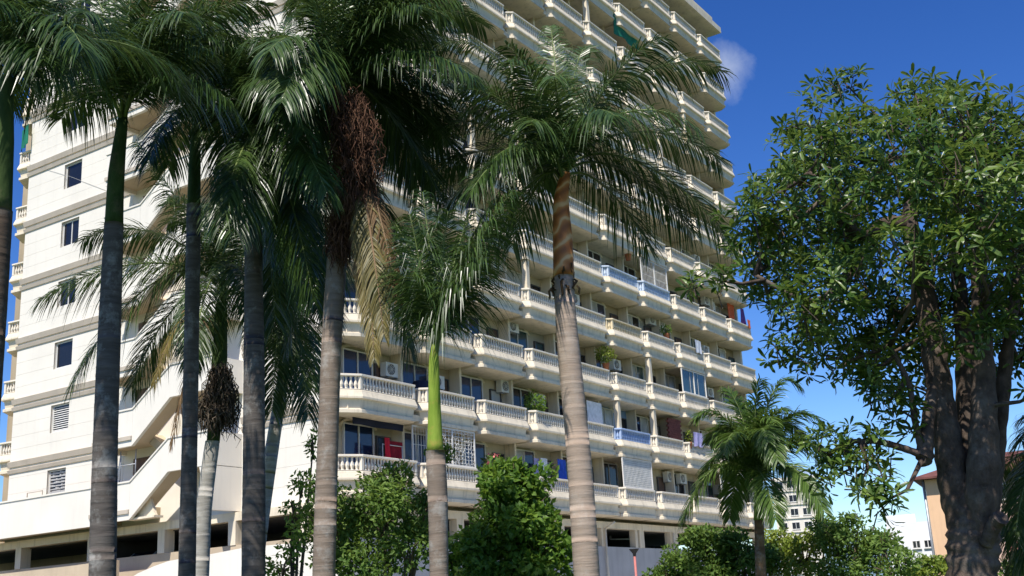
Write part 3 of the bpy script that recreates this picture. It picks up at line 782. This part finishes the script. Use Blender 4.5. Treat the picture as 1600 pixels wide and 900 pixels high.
def spline(path, k=6):
    """Catmull-Rom through world points"""
    o = []; n = len(path)
    for i in range(n-1):
        p0, p1, p2, p3 = path[max(i-1,0)], path[i], path[i+1], path[min(i+2,n-1)]
        for j in range(k):
            t = j/k; o.append(.5*((2*p1)+(p2-p0)*t+(2*p0-5*p1+4*p2-p3)*t*t+(3*p1-p0-3*p2+p3)*t**3))
    o.append(path[-1]); return o
def palm(label, d, tr, shaft, crown, tips, seed, bark='bark', shaftm='shaft', leaf='palm', frondL=3.0, leafL=.75, auto=6,
         dens=46., group='palms in front of the building', special=(), droop=.95, wd=.025, lean_d=0., plume=.55, arch=.34, name='palm_tree'):
    """tr: (px,py,width px) up the trunk; shaft: same for the green crownshaft; crown: px of the frond bases"""
    rq = random.Random(seed)
    def pw(px, py, wpx, dd=0): p = at(px,py,d+dd); return p, wpx/2*((p-CAM).dot(F_))/FPX
    P = [pw(*q) for q in tr]
    pts = [p for p,_ in P]; rad = [r for _,r in P]
    v = (pts[0]-pts[1]); k = (pts[0].z+.05)/max(.2,-v.z); pts.insert(0, pts[0]+v*k); rad.insert(0, rad[0]*1.12)
    base = Vector((pts[0].x,pts[0].y,0))
    t = thing(name, label, 'palm tree', base, group)
    sp = spline(pts,5); sr = []
    for i in range(len(sp)):
        u = i/(len(sp)-1)*(len(rad)-1); a = int(min(u,len(rad)-2)); sr.append(rad[a]+(rad[a+1]-rad[a])*(u-a))
    tp, trd = trunk_mesh([p-base for p in sp], sr, .125, 14, rq)
    b = MB(); b.tube(tp, trd, 14); b.obj('trunk', bark, t)
    S = [pw(*q) for q in shaft]
    b = MB(); sps = spline([p-base for p,_ in S],4); srd = []
    for i in range(len(sps)):
        u = i/(len(sps)-1)*(len(S)-1); a = int(min(u,len(S)-2)); srd.append(S[a][1]+(S[a+1][1]-S[a][1])*(u-a))
    b.tube(sps, srd, 14); b.obj('crownshaft', shaftm, t)
    Bc = at(crown[0],crown[1],d); axis = (Bc-S[0][0]).normalized()
    i = 0
    for tip in tips:
        T0 = at(tip[0],tip[1],d); l = (T0-Bc).length
        dd = math.sqrt(max(.05,frondL*frondL-l*l))*rq.uniform(.55,.9)*(1 if i%2 else -1)
        dd = tip[2] if len(tip) > 2 and tip[2] is not None else dd
        T = at(tip[0],tip[1],d+dd); ar = tip[3] if len(tip) > 3 else arch*(T-Bc).length*rq.uniform(.75,1.15)
        Bq = Bc+axis*rq.uniform(-.15,.2)+rvec(rq)*.05
        frond('frond', t, Bc, bez(Bq,T,ar), leaf, 'rachis', rq, leafL, dens, wd, plume, droop, base=base); i += 1
    for j in range(auto):
        a = j*2.4+seed; el = rq.uniform(.25,1.25); Lf = frondL*rq.uniform(.8,1.05)
        T = Bc+Vector((math.cos(a)*math.cos(el),math.sin(a)*math.cos(el),math.sin(el)*.9-.15))*Lf*.92
        frond('frond', t, Bc, bez(Bc+axis*rq.uniform(-.15,.2),T,arch*Lf*.8), leaf, 'rachis', rq, leafL, dens, wd, plume, droop, base=base)
    for sp_ in special:
        px0,py0,px1,py1,dd,ar,lm,lab = sp_
        rm = 'rachisd' if lm in ('palmd','palmy') else 'rachis'
        o = frond('frond', t, Bc, bez(at(px0,py0,d+dd*.3),at(px1,py1,d+dd),ar), lm, rm, rq, leafL*(.4 if rm == 'rachisd' else .85), dens*(.8 if rm == 'rachisd' else 1), wd, plume*.8, droop*1.5, base=base)
        if lab: o['label'] = lab
    return t, base, rq, d
def stalks(t, base, name, path, spread, n, L, mt, rq, label=None, th=.014):
    """hanging dry flower strands round a curve"""
    b = MB()
    for i in range(n):
        u = rq.random(); k = u*(len(path)-1); a = int(min(k,len(path)-2)); f = k-a
        p = path[a].lerp(path[a+1],f); s = spread[a]+(spread[a+1]-spread[a])*f
        q = rvec(rq); p = p+Vector((q.x,q.y,q.z*.6))*s*rq.uniform(.3,1)-base
        l = L*rq.uniform(.5,1.3); w1 = rvec(rq)*l*.28; w2 = rvec(rq)*l*.35
        b.tube([p, p+w1-Vector((0,0,l*.35)), p+w2-Vector((0,0,l*.7)), p+w2*.7+w1*.5-Vector((0,0,l))],[th*.6,th,th*.8,th*.3],3,False)
    return b.obj(name, mt, t, label=label, kind='stuff')

P = palm
palm('dark trunked palm with green crownshaft beside the back balconies', 15.5, [(-40,905,46),(-22,650,42),(-1,330,40)], [(-1,332,37),(4,220,34),(10,120,20)], (11,125),
     [(70,95),(110,20),(-10,0),(-80,40),(130,75),(60,-80),(120,40),(-70,170),(20,-90),(60,60)], 1, 'barkd', 'shaft', auto=5, frondL=3.0)
palm('grey palm standing before the end wall windows', 18, [(160,900,42),(166,650,38),(178,350,30)], [(178,352,29),(182,270,25),(192,185,15)], (193,180),
     [(40,112),(92,95),(0,60),(100,-50),(205,-110),(310,-70),(330,80),(390,70),(130,20),(240,130),(360,160),(60,20),(420,10),(160,-40),(290,20),(230,60)], 2, auto=6, frondL=3.2, dens=50)
palm('slim grey palm between the zigzag stair and the ringed palms', 21, [(292,900,27),(297,650,24),(303,320,22)], [(303,322,21),(304,260,19),(306,195,12)], (306,192),
     [(232,250),(262,262),(372,292),(395,200),(340,70),(245,30),(430,70),(330,-40),(205,100),(440,140),(280,100),(360,20),(300,-20)], 3, auto=6, frondL=3.0, dens=50)
palm('sturdy grey palm just left of the brown flower-skirted palm', 19, [(396,900,37),(397,650,34),(396,345,26)], [(396,347,27),(398,290,26),(402,235,14)], (402,232),
     [(345,345),(462,335),(475,205),(330,190),(435,50),(380,20),(505,110),(445,430),(368,360),(310,110),(490,470),(470,20),(420,130),(340,40),(510,300),(430,500)], 4, auto=6, frondL=3.1, dens=50)
t6, b6, q6, d6 = palm('brown skirted palm with a dead yellow frond and warm grey trunk', 18, [(506,900,36),(512,700,33),(522,450,29),(535,290,27)], [(535,292,27),(532,210,26),(526,125,14)], (526,130),
     [(705,195,.9),(692,320,1.1),(655,290,1.6),(600,0),(705,30),(460,20),(440,160),(452,330,.6),(470,270,.9),(665,80),(560,-60),(500,-40),(640,-40),(590,60),(420,80),(530,20),(740,120),(755,40),(735,-30),(720,250,.8),(660,10),(690,235,1.4),(770,190,.3)], 5, 'barkw', 'husk', auto=5, frondL=3.2, dens=50,
     special=[(562,270,600,525,-1.5,.35,'palmy','dead yellow frond hanging down'),(568,280,575,480,-1.1,.3,'palmd','dead brown frond hanging down'),(566,260,622,470,-1.2,.4,'palmd','dead brown frond hanging down'),(560,250,585,560,-1.3,.5,'palmy','dead yellow frond hanging down'),(560,240,640,545,.5,.8,'palm',None)])
stalks(t6, b6, 'dry_flower_stalks', [at(545,150,d6-.7),at(555,200,d6-.8),at(560,260,d6-.7),at(545,320,d6-.4),at(530,380,d6-.2)], [.36,.44,.40,.30,.20], 1900, .42, 'stalkred', q6, 'mass of reddish brown dry flower stalks', .009)
stalks(t6, b6, 'husk_shreds', [at(526,330,d6),at(527,385,d6)], [.22,.2], 60, .22, 'palmd', q6, None, .02)
palm('young palm with a bright lime crownshaft and bunched hanging fronds', 16.5, [(686,900,30),(684,780,31),(680,705,30)], [(680,707,27),(679,640,20),(678,565,16),(680,535,10)], (680,540),
     [(818,262,.6),(800,300,-.5),(770,340,.3),(640,335,-.4),(618,350,.4),(660,300,.2),(700,330,-.5),(735,330,.3),(760,400,-.7),(645,430,-.5),(612,420,.3),(690,380,.5),(725,440,-.6),(668,460,-.4)], 6, 'barkw', 'shaftb', 'palm', frondL=2.5, auto=0, leafL=.78, dens=46, arch=.16, droop=1.5)
t8, b8, q8, d8 = palm('tall palm with an orange peeling crownshaft before the balconies', 18, [(917,900,42),(905,720,39),(886,520,34),(881,430,30)], [(881,432,34),(879,370,31),(877,312,24),(884,270,14)], (884,275),
     [(1130,112,.9),(1142,378,.6),(1125,250,1.6),(1012,385,1.0),(865,120),(925,80),(790,70),(705,185),(690,330,.7),(655,120,.6),(745,425,.9),(800,385,1.2),(1040,60),(860,40),(960,180,-1.8),(830,190,-1.6),(770,250,-1.5),(1080,360,1.2),(690,70,.5),(640,210,1.),(735,300),(1090,200,-.8),(720,140,-.8)], 7, 'barkl', 'shafto', 'palm', frondL=3.15, auto=4, dens=36)
stalks(t8, b8, 'husk_collar', [at(881,418,d8),at(883,455,d8)], [.25,.25], 70, .2, 'palmd', q8, 'ragged brown husk collar', .026)
t3, b3, q3, d3 = palm('pale leaning palm with a grey flower skirt beside the stair', 25, [(312,905,28),(318,800,25),(332,690,22)], [(333,692,20),(343,560,24),(346,450,14)], (346,455),
     [(60,470,-1.2,.9),(112,600,-.8,1.6),(205,605,.5,1.2),(215,222,-.6,.3),(262,310),(382,335),(470,440),(445,560),(395,505),(130,375),(300,560),(330,330)], 8, 'barkp', 'shaft', 'palm', frondL=3.4, auto=3, dens=46, leafL=.8,
     special=[(340,470,268,695,-.6,1.0,'palmd','dead brown frond hanging down'),(340,470,240,600,-.8,1.1,'palmy',None)])
stalks(t3, b3, 'dry_flower_stalks', [at(345,570,d3-.3),at(342,615,d3-.35),at(340,645,d3-.3)], [.22,.46,.48], 900, .42, 'stalkgrey', q3, 'grey brown dry flower stalks')
palm('pale curved palm behind the sturdy grey palm', 27, [(398,900,22),(420,735,22),(440,605,19)], [(440,607,18),(447,540,17),(450,480,10)], (450,485),
     [(420,410),(505,400),(482,650),(398,540),(520,500),(440,320),(475,340),(490,600),(425,640),(540,430),(400,420),(460,560),(380,360)], 9, 'barkp', 'shaft', 'palm', frondL=3.2, auto=4, dens=46, leafL=.8)
palm('small bushy palm at the far end of the balconies', 24, [(1189,900,17),(1187,850,15),(1186,812,14)], [(1186,813,17),(1185,780,13),(1184,740,9)], (1184,752),
     [(1066,815),(1098,745),(1085,655),(1130,612),(1195,602),(1250,606),(1287,662),(1255,690),(1288,800),(1140,810),(1212,812),(1108,690),(1230,640),(1160,640),(1210,660),(1150,700),(1215,720)], 10, 'husk', 'shaftb', 'palmb', frondL=1.9, auto=8, leafL=.5, dens=62, wd=.03, arch=.55, droop=.6)
palm('dark palm at the frame edge beyond the broad-leaved tree', 13.5, [(1702,960,40),(1700,900,38),(1698,860,34)], [(1698,862,26),(1696,800,22),(1694,760,14)], (1694,770),
     [(1586,838),(1592,770),(1596,690),(1580,890),(1604,870),(1625,620),(1620,800,-.3),(1720,640),(1750,760),(1590,930),(1604,650),(1610,720)], 11, 'barkd', 'shaft', 'palm', frondL=1.7, auto=2, leafL=.42, dens=66, wd=.016, arch=.4, droop=1.)
palm('dark palm hidden directly behind the brown skirted palm', 23, [(506,960,24),(514,700,22),(534,380,19)], [(534,382,18),(536,300,17),(536,240,10)], (530,240),
     [(410,330),(540,300),(500,420),(430,440),(370,250),(560,180),(500,60),(420,90),(450,540),(515,480),(480,380),(395,180),(590,240)], 12, 'barkd', 'shaft', 'palm', frondL=3.2, auto=3, dens=46, leafL=.8)

# ------------------------------------------------------------------ broad-leaved tree
DT = 12.
rq = random.Random(21)
def tp(px, py, dd=0.): return at(px,py,DT+dd)
def pr(px): return px*12.6/FPX
base = Vector((tp(1520,900).x, tp(1520,900).y, 0))
tree = thing('broad_leaved_tree','large dark-stemmed broad-leaved tree with several trunks before the peach building','tree',base,None)
b = MB()
def limb(q, n=10):
    pts = spline([tp(*(s[:2]+((s[3],) if len(s) > 3 else ()))) -base for s in q],9); rs = []
    for i in range(len(pts)):
        u = i/(len(pts)-1)*(len(q)-1); a = int(min(u,len(q)-2)); rs.append(pr(q[a][2]+(q[a+1][2]-q[a][2])*(u-a))*(1+.06*math.sin(i*1.9)))
    i0 = len(b.v); b.tube(pts, rs, n)
    for i in range(i0, len(b.v)):
        v = Vector(b.v[i]); ax = min(pts, key=lambda p: (p-v).length); o_ = v-ax
        k = .10*noise.noise(Vector((v.x*7,v.y*7,v.z*2.2)))+.03*noise.noise(v*19)
        b.v[i] = tuple(v+o_*k*.9)
    return pts
limb([(1516,1150,46),(1518,1000,38),(1520,900,34),(1521,840,35),(1522,790,28),(1524,740,14)],16)
S = []
S.append(limb([(1508,850,18),(1492,770,20),(1478,670,19),(1461,560,17),(1441,440,15),(1422,345,12),(1440,240,6,.3)],12))
S.append(limb([(1522,850,18),(1516,740,17,.2),(1510,620,15,.25),(1504,500,12,.3),(1492,370,9,.4),(1500,250,5,.5)],12))
S.append(limb([(1528,860,24),(1536,750,22,-.15),(1537,620,17,-.15),(1533,480,13,-.1),(1530,360,9),(1560,240,5)],12))
S.append(limb([(1536,860,17),(1552,750,13,.1),(1563,640,11,.15),(1578,520,9,.2),(1598,400,7,.3),(1640,290,5,.4)],12))
S.append(limb([(1424,350,12),(1385,350,11,-.1),(1345,365,9,-.2),(1300,330,6,-.4),(1265,270,4,-.5)],8))
S.append(limb([(1462,580,8),(1450,660,9,-.2),(1444,712,12,-.3),(1441,718,9,-.32)],8))
S.append(limb([(1444,712,5,-.3),(1410,700,5,-.4),(1370,690,4,-.45),(1320,690,3,-.5)],6))
S.append(limb([(1442,708,6,-.3),(1430,660,5,-.35),(1420,600,4,-.4),(1390,540,3,-.4)],6))
S.append(limb([(1380,352,7,-.1),(1330,420,6,-.2),(1270,470,4,-.3),(1180,430,3,-.3)],6))
limb([(1540,850,10,-.2),(1556,818,10,-.3),(1564,808,11,-.36)],8)
blobs = [(1290,185,55,40),(1255,225,42,45),(1430,148,52,34),(1395,190,40,40),(1480,195,75,50),(1560,215,70,50),(1625,220,60,60),(1360,245,75,50),(1295,290,75,55),(1225,325,62,45),(1180,385,36,45),(1245,400,72,50),(1340,365,70,55),(1430,290,85,60),(1520,310,85,65),(1600,320,70,75),
  (1290,465,70,50),(1370,470,60,55),(1255,510,40,40),(1320,545,50,45),(1400,545,45,45),(1470,410,70,60),(1560,430,75,70),(1620,500,50,80),(1290,700,45,38),(1345,690,55,45),(1350,745,55,42),(1380,785,35,28),(1310,740,45,35),(1405,640,30,40),(1118,438,42,16),(1190,300,32,20),(1500,520,50,40),(1440,480,45,40),(1365,600,35,25),
  (1690,250,80,80),(1700,400,80,90),(1480,250,60,60),(1660,600,50,60),(1300,380,60,60),(1400,400,60,50),(1215,435,50,30)]
blobs += [(1400,230,70,50,-1.7),(1480,270,80,55,-1.8),(1560,300,75,60,-1.7),(1430,350,60,45,-1.6),(1350,300,60,50,-1.5),(1520,390,60,45,-1.7),(1600,380,60,60,-1.6),(1500,180,60,40,-1.3),(1290,240,55,45,-.8),(1240,270,45,40,.3),(1320,215,45,40,.2),(1590,250,50,60,-1.),(1225,470,48,42,.2),(1290,500,48,42,-.6),(1385,500,55,46,.7),(1330,430,65,48,-.9),(1350,565,42,42,-.3),(1285,555,30,30,.3),(1240,540,32,26,0),(1420,600,30,36,.5),(1320,130,26,18,.2),(1460,150,40,24,.6),(1585,470,50,50,-.5),(1600,540,40,55,.4),(1540,500,45,45,.5),(1490,480,40,40,.6),(1440,540,35,40,.6),(1560,370,55,45,-.9),(1540,175,40,26,-.4),(1180,345,35,30,-.3),(1210,385,45,40,.6),(1280,330,55,45,.6)]
cb = MB(); cl = []
for i, q in enumerate(blobs):
    dd = q[4] if len(q) > 4 else rq.uniform(-1.,1.1) if q[1] < 600 else -.5+rq.uniform(-.2,.2)
    c, rx, rz, ry = blobpx(*q[:4], DT+dd, None); ry = max(ry, .5) if q[1] < 600 else ry
    cl.append((c,rx,rz,ry))
    # a branch from the nearest limb point
    best = min((p for s in S for p in s), key=lambda p: (p-(c-base)).length+max(0,p.z-(c-base).z)*.6)
    e = c-base; b.tube([best, best.lerp(e,.5)+Vector((0,0,-.12))+rvec(rq)*.08, e],[.028,.018,.008],5)
    n = int(max(16, (rx*rz*46+ry*rz*26)*3.5))
    for k in range(n):
        v = rvec(rq); kk = rq.uniform(.45,1.08)
        p = e+Vector((v.x*(rx*.75+ry*.25), v.y*(rx*.4+ry*.6), v.z*rz))*kk
        ax = (v*.55+Vector((0,0,.75))+rvec(rq)*.5).normalized()
        s = ax.cross(rvec(rq)).normalized(); s2 = ax.cross(s)
        if rq.random() < .55: b.tube([p-ax*.02, (p+e)/2 if rq.random() < .35 else p-ax*.22],[.005,.007],4,False)
        nl = rq.randint(7,11); a0 = rq.random()*6
        for j in range(nl):
            a = a0+j*2.4; sp_ = .5+.75*j/nl
            d = (ax*math.cos(sp_*1.25)+(s*math.cos(a)+s2*math.sin(a))*math.sin(sp_*1.25)).normalized()
            leaf_quad(cb, p+d*.015, d, (ax+rvec(rq)*.35).normalized(), rq.uniform(.075,.17), rq.uniform(.028,.046), rq.uniform(.1,.7), True)
b.obj('trunk','tbark',tree)
cb.obj('foliage','tleaf',tree)

# ------------------------------------------------------------------ shrubs
shrub('tall_shrub','dark feathery shrub tree spreading under the corner balcony',
  [(600,800,75,75),(520,830,65,75,.4),(610,755,48,38),(570,875,90,50),(640,860,45,55,-.3),(660,800,30,35,.3),(690,710,26,20,.2),(500,770,30,40,.5)],18.7,'bush1',.10,.046,400,31)
shrub('slender_shrub','thin sprawling shrub sprouting between the pale palm and skirted palm',
  [(455,850,30,30),(470,760,18,30),(440,890,40,25),(490,700,12,30,.3),(460,800,22,26)],21.5,'bush2',.11,.05,170,32)
shrub('round_shrub','bright green dense rounded shrub in front of lowest balconies',
  [(800,830,90,80),(805,765,62,50),(750,860,55,50,-.3),(850,860,50,60,-.2),(790,740,36,26),(720,880,30,40),(810,900,100,50,-.4)],26.3,'bush2',.165,.10,240,33)
shrub('spreading_shrub','feathery mid-green shrub below the far end balconies',
  [(1110,860,62,36),(1060,885,46,30),(1160,885,60,36),(1120,900,90,34),(1100,845,50,28),(1145,850,45,30),(1040,905,40,24),(1200,880,40,30,.5)],26.3,'bush1',.11,.055,330,34)
shrub('yellow_shrub','yellow green shrub beside the small bushy palm trunk',
  [(1255,865,48,34),(1290,845,40,32),(1240,892,60,30),(1215,850,32,30,1)],27,'bush3',.10,.05,330,35)
shrub('dark_shrub','dark rounded shrub under the hanging leafy branch',
  [(1335,850,55,44),(1330,815,30,16),(1375,865,45,40),(1320,890,70,34),(1300,840,34,28),(1290,820,26,18,.5)],26,'bush1',.10,.05,380,36)
shrub('airy_shrub','airy light-topped shrub before the white low building',
  [(1405,880,34,30),(1395,895,40,24),(1380,850,22,22)],24,'bush1',.12,.04,260,37)
shrub('low_shrub','low yellow green shrub at the peach building foot',
  [(1460,885,40,18),(1490,892,40,16),(1440,900,40,16)],30,'bush3',.10,.055,420,38)
shrub('edge_shrub','dark shrub at the foot of the edge palm',
  [(1590,900,30,40),(1570,925,30,25)],17,'bush1',.10,.04,260,39)

# potted plants on balconies
def pot_plant(px, py, y, h, label, mt, seed, w_=.5, flowers=False):
    p = on_y(px,py,y); r, c = colrow(p); t = thing('potted_plant', label.split(' on ')[0]+' on '+where(r,c) if ' on ' in label else label, 'potted plant', (p.x,y,p.z-h))
    b = MB(); b.tube([(0,0,-.02),(0,0,.3),(0,0,.34)],[.13,.19,.2],10); b.obj('pot','terracotta',t)
    rq = random.Random(seed); b = MB(); b.tube([(0,0,.3),(.04,0,h*.7),(0,.03,h)],[.02,.015,.008],5); b.obj('stem','stem',t)
    b = MB(); shrub_crown(b,[(Vector((0,0,h*.8)),w_,h*.4,w_*.8)],rq,.16,.06,220); b.obj('foliage',mt,t)
    if flowers:
        b = MB()
        for i in range(26):
            v = rvec(rq); q = Vector((v.x*w_,-abs(v.y)*w_*.8,h*.85+v.z*h*.35)); leaf_quad(b,q,rvec(rq),rvec(rq),.14,.11)
        b.obj('flowers','petal',t,kind='stuff')
for a in ((835,622,.3,1.2,'tall trellised plant on fourth balcony, second row up','bush2',1,.6),(945,548,.3,1.0,'bushy plant on fifth balcony, third row up','bush3',2,.6),
          (1075,676,.1,.9,'yellowish plant on eighth balcony, second row up','bush3',3,.2),(768,716,.3,.8,'pink flowering plant peeping above the rounded shrub','bush1',4,.5,True),
          (980,385,.4,.8,'dark leafy plant on sixth balcony, fifth row up','bush1',5,.4),(1040,512,.3,.7,'leafy plant on seventh balcony, fourth row up','bush1',6,.4),
          (712,622,.4,.6,'small dark plant on second balcony, second row up','bush1',7,.3)):
    pot_plant(*a)

# street bits seen by the podium
p = on_y(991,862,-3.); t = thing('lamp_post','short faded red post with a black cup lamp on top','lamp post',(p.x,-3.,.12))
b = MB(); b.tube([(0,0,0),(0,0,p.z-.3)],.055,8); b.obj('post','post_red',t)
b = MB(); b.tube([(0,0,p.z-.32),(0,0,p.z-.2),(0,0,p.z-.02),(0,0,p.z+.0)],[.06,.08,.22,.23],12); b.obj('lamp_head','black',t)
pa, pb = on_y(960,838,3.2), on_y(976,827,3.2)
t = thing('tube_light','white fluorescent tube light under the parking ceiling','light',((pa.x+pb.x)/2,3.2,5.45))
b = MB(); b.tube([(-.65,.25,-.07),(.65,-.25,-.07)],.03,8); b.obj('lamp_tube','lowwhite',t)
b = MB(); b.box(-.66,-.6,.2,.3,-.06,.12); b.box(.6,.66,-.3,-.2,-.06,.12); b.obj('light_bracket','steel',t)
def car(label, loc, rz, body):
    t = thing('parked_car', label, 'car', loc, 'cars parked in the podium', rz)
    b = MB(); side = [(-2.1,.3),(-2.15,.7),(-2.0,.92),(-1.35,1.0),(-.75,1.42),(.55,1.46),(1.25,1.02),(2.0,.88),(2.15,.6),(2.1,.3)]
    b.prism(side,'y',-.85,.85); b.obj('body',body,t)
    b = MB(); b.prism([(-1.2,1.01),(-.72,1.37),(.52,1.40),(1.08,1.03)],'y',-.858,.858); b.obj('side_windows','glass_dark',t)
    b = MB(); b.add([(-1.33,-.7,1.03),(-.79,-.62,1.41),(-.79,.62,1.41),(-1.33,.7,1.03),(-1.36,-.7,1.03),(-.82,-.62,1.42),(-.82,.62,1.42),(-1.36,.7,1.03)],[(0,1,2,3),(4,7,6,5),(0,4,5,1),(1,5,6,2),(2,6,7,3),(3,7,4,0)]); b.obj('windscreen','glass_dark',t)
    for x in (-1.3,1.3):
        for y in (-.82,.82):
            b = MB(); b.tube([(x,y-.1,.32),(x,y+.1,.32)],.32,14,smooth=False); wo = b.obj('wheel','rubber',t)
            b = MB(); b.tube([(x,y-.112,.32),(x,y+.112,.32)],.19,10,smooth=False); b.obj('rim','silver',wo)
    for y in (-.6,.6):
        b = MB(); b.tube([(-2.17,y,.72),(-2.1,y,.72)],.1,8); b.obj('headlight','light',t)
car('black car parked behind the far podium opening', (29.2,3.4,3.6), R(80), 'carblack')
car('silver car parked under the walkway by ramp', (1.7,12.5,3.6), R(0), 'silver')

# ------------------------------------------------------------------ far buildings
def bwin(w_, h_, mt='glass_dark'):
    f = make_window(w_,h_,2,'frame',.12,.08); g = boxmesh('glass_pane',.085,w_-.085,-.06,-.02,.085,h_-.085,mt); return f, g
# pale tower beyond the small palm
a, c = at(1213,815,260), at(1282,815,260); ztop = at(1245,742,260).z
dx = (c-a); wd = math.hypot(dx.x,dx.y); rz = math.atan2(dx.y,dx.x)
t = thing('apartment_tower','distant cream apartment tower with rows of small windows beyond small palm','building',(a.x,a.y,0),None,rz)
b = MB(); b.box(0,wd,0,12,0,ztop-1.2); b.obj('wall','tower',t)
b = MB(); b.box(-.3,wd+.3,-.3,12.3,ztop-1.19,ztop-.4); b.obj('cornice','tower',t)
b = MB(); b.prism([(wd*.45,ztop-.39),(wd+.2,ztop-.39),(wd*.9,ztop+1.2),(wd*.6,ztop+1.2)],'y',1,9); b.obj('roof','rail_blue',t)
fm, gm = bwin(1.7,1.5); nw = int(wd//2.6); nf = int((ztop-3)//2.9)
sl_ = boxmesh('ledge',0,wd,-.25,-.004,0,.3,'tower')
for j in range(nf):
    link('ledge', sl_, t, (0,0,ztop-2.3-j*2.9-1.15))
    for i in range(nw):
        wo = link('window', fm, t, (.6+i*2.6,-.004,ztop-2.2-j*2.9-.6)); link('glass_pane', gm, wo)
# white low building
a, c = at(1398,865,125), at(1452,865,125); zt = at(1425,802,125).z
dx = c-a; wd = math.hypot(dx.x,dx.y); rz = math.atan2(dx.y,dx.x)
t = thing('white_building','plain white low building beside the peach one','building',(a.x,a.y,0),None,rz)
zm = at(1425,816,125).z
b = MB(); b.box(wd*.35,wd*1.3,0,7,0,zm); b.obj('wall','lowwhite',t)
b = MB(); b.box(-.5,wd*.75,1.0,6,0,zt); b.obj('stair_tower','lowwhite',t)
fm2, gm2 = bwin(.8,.8)
for i in range(2):
    wo = link('window', fm2, t, (wd*.55+i*1.1,-.004,zm-2.6)); link('glass_pane', gm2, wo)
# peach building with a red hip roof
DP = 105.
a = at(1462,870,DP); c = at(1700,870,DP); rz = math.atan2(c.y-a.y,c.x-a.x)-R(2)
zt = at(1448,750,DP).z
t = thing('peach_building','peach coloured building with a red hipped roof behind the broad-leaved tree','building',(a.x,a.y,0),None,rz)
Wp, Dp = 20., 12.
xs = 4.1
b = MB(); b.box(0,xs,0,Dp,0,zt); b.obj('wall','peach',t)
b = MB(); b.box(xs+.004,Wp,.6,Dp,0,zt); b.obj('wall','pink',t,label='pinker wall set back')
b = MB(); ov = .9; z0 = zt+.02
b.box(-ov,Wp+ov,-ov,Dp+ov,z0,z0+.16)
b.add([(-ov,-ov,z0+.164),(Wp+ov,-ov,z0+.164),(Wp+ov,Dp+ov,z0+.164),(-ov,Dp+ov,z0+.164),(5,Dp/2,z0+2.3),(Wp-5,Dp/2,z0+2.3)],
      [(0,1,5,4),(1,2,5),(2,3,4,5),(3,0,4),(3,2,1,0)])
b.obj('roof','roofred',t)
fm3, gm3 = bwin(1.5,1.3)
rfm = MB(); rfm.add([(-.3,0,.9),(2.6,0,.9),(2.8,-1.3,.1),(-.5,-1.3,.1),(-.3,0,.75),(2.6,0,.75),(2.8,-1.3,0),(-.5,-1.3,0)],[(0,3,2,1),(4,5,6,7),(0,4,7,3),(3,7,6,2),(2,6,5,1),(1,5,4,0)]); rfm = rfm.mesh('canopy_roof','roofred')
for j in range(3):
    for i in range(4):
        wo = link('window', fm3, t, (xs+.9+i*3.6,.596,zt-2.1-j*3.1)); link('glass_pane', gm3, wo)
link('canopy_roof', rfm, t, (xs+2.9,.59,zt-3.6)); link('canopy_roof', rfm, t, (xs+2.2,.59,zt-6.4))
b = MB(); b.tube([(-.15,.3,zt),(-.15,.3,0)],.12,8); b.obj('drain_pipe','steel',t)
# far hills with trees of the town
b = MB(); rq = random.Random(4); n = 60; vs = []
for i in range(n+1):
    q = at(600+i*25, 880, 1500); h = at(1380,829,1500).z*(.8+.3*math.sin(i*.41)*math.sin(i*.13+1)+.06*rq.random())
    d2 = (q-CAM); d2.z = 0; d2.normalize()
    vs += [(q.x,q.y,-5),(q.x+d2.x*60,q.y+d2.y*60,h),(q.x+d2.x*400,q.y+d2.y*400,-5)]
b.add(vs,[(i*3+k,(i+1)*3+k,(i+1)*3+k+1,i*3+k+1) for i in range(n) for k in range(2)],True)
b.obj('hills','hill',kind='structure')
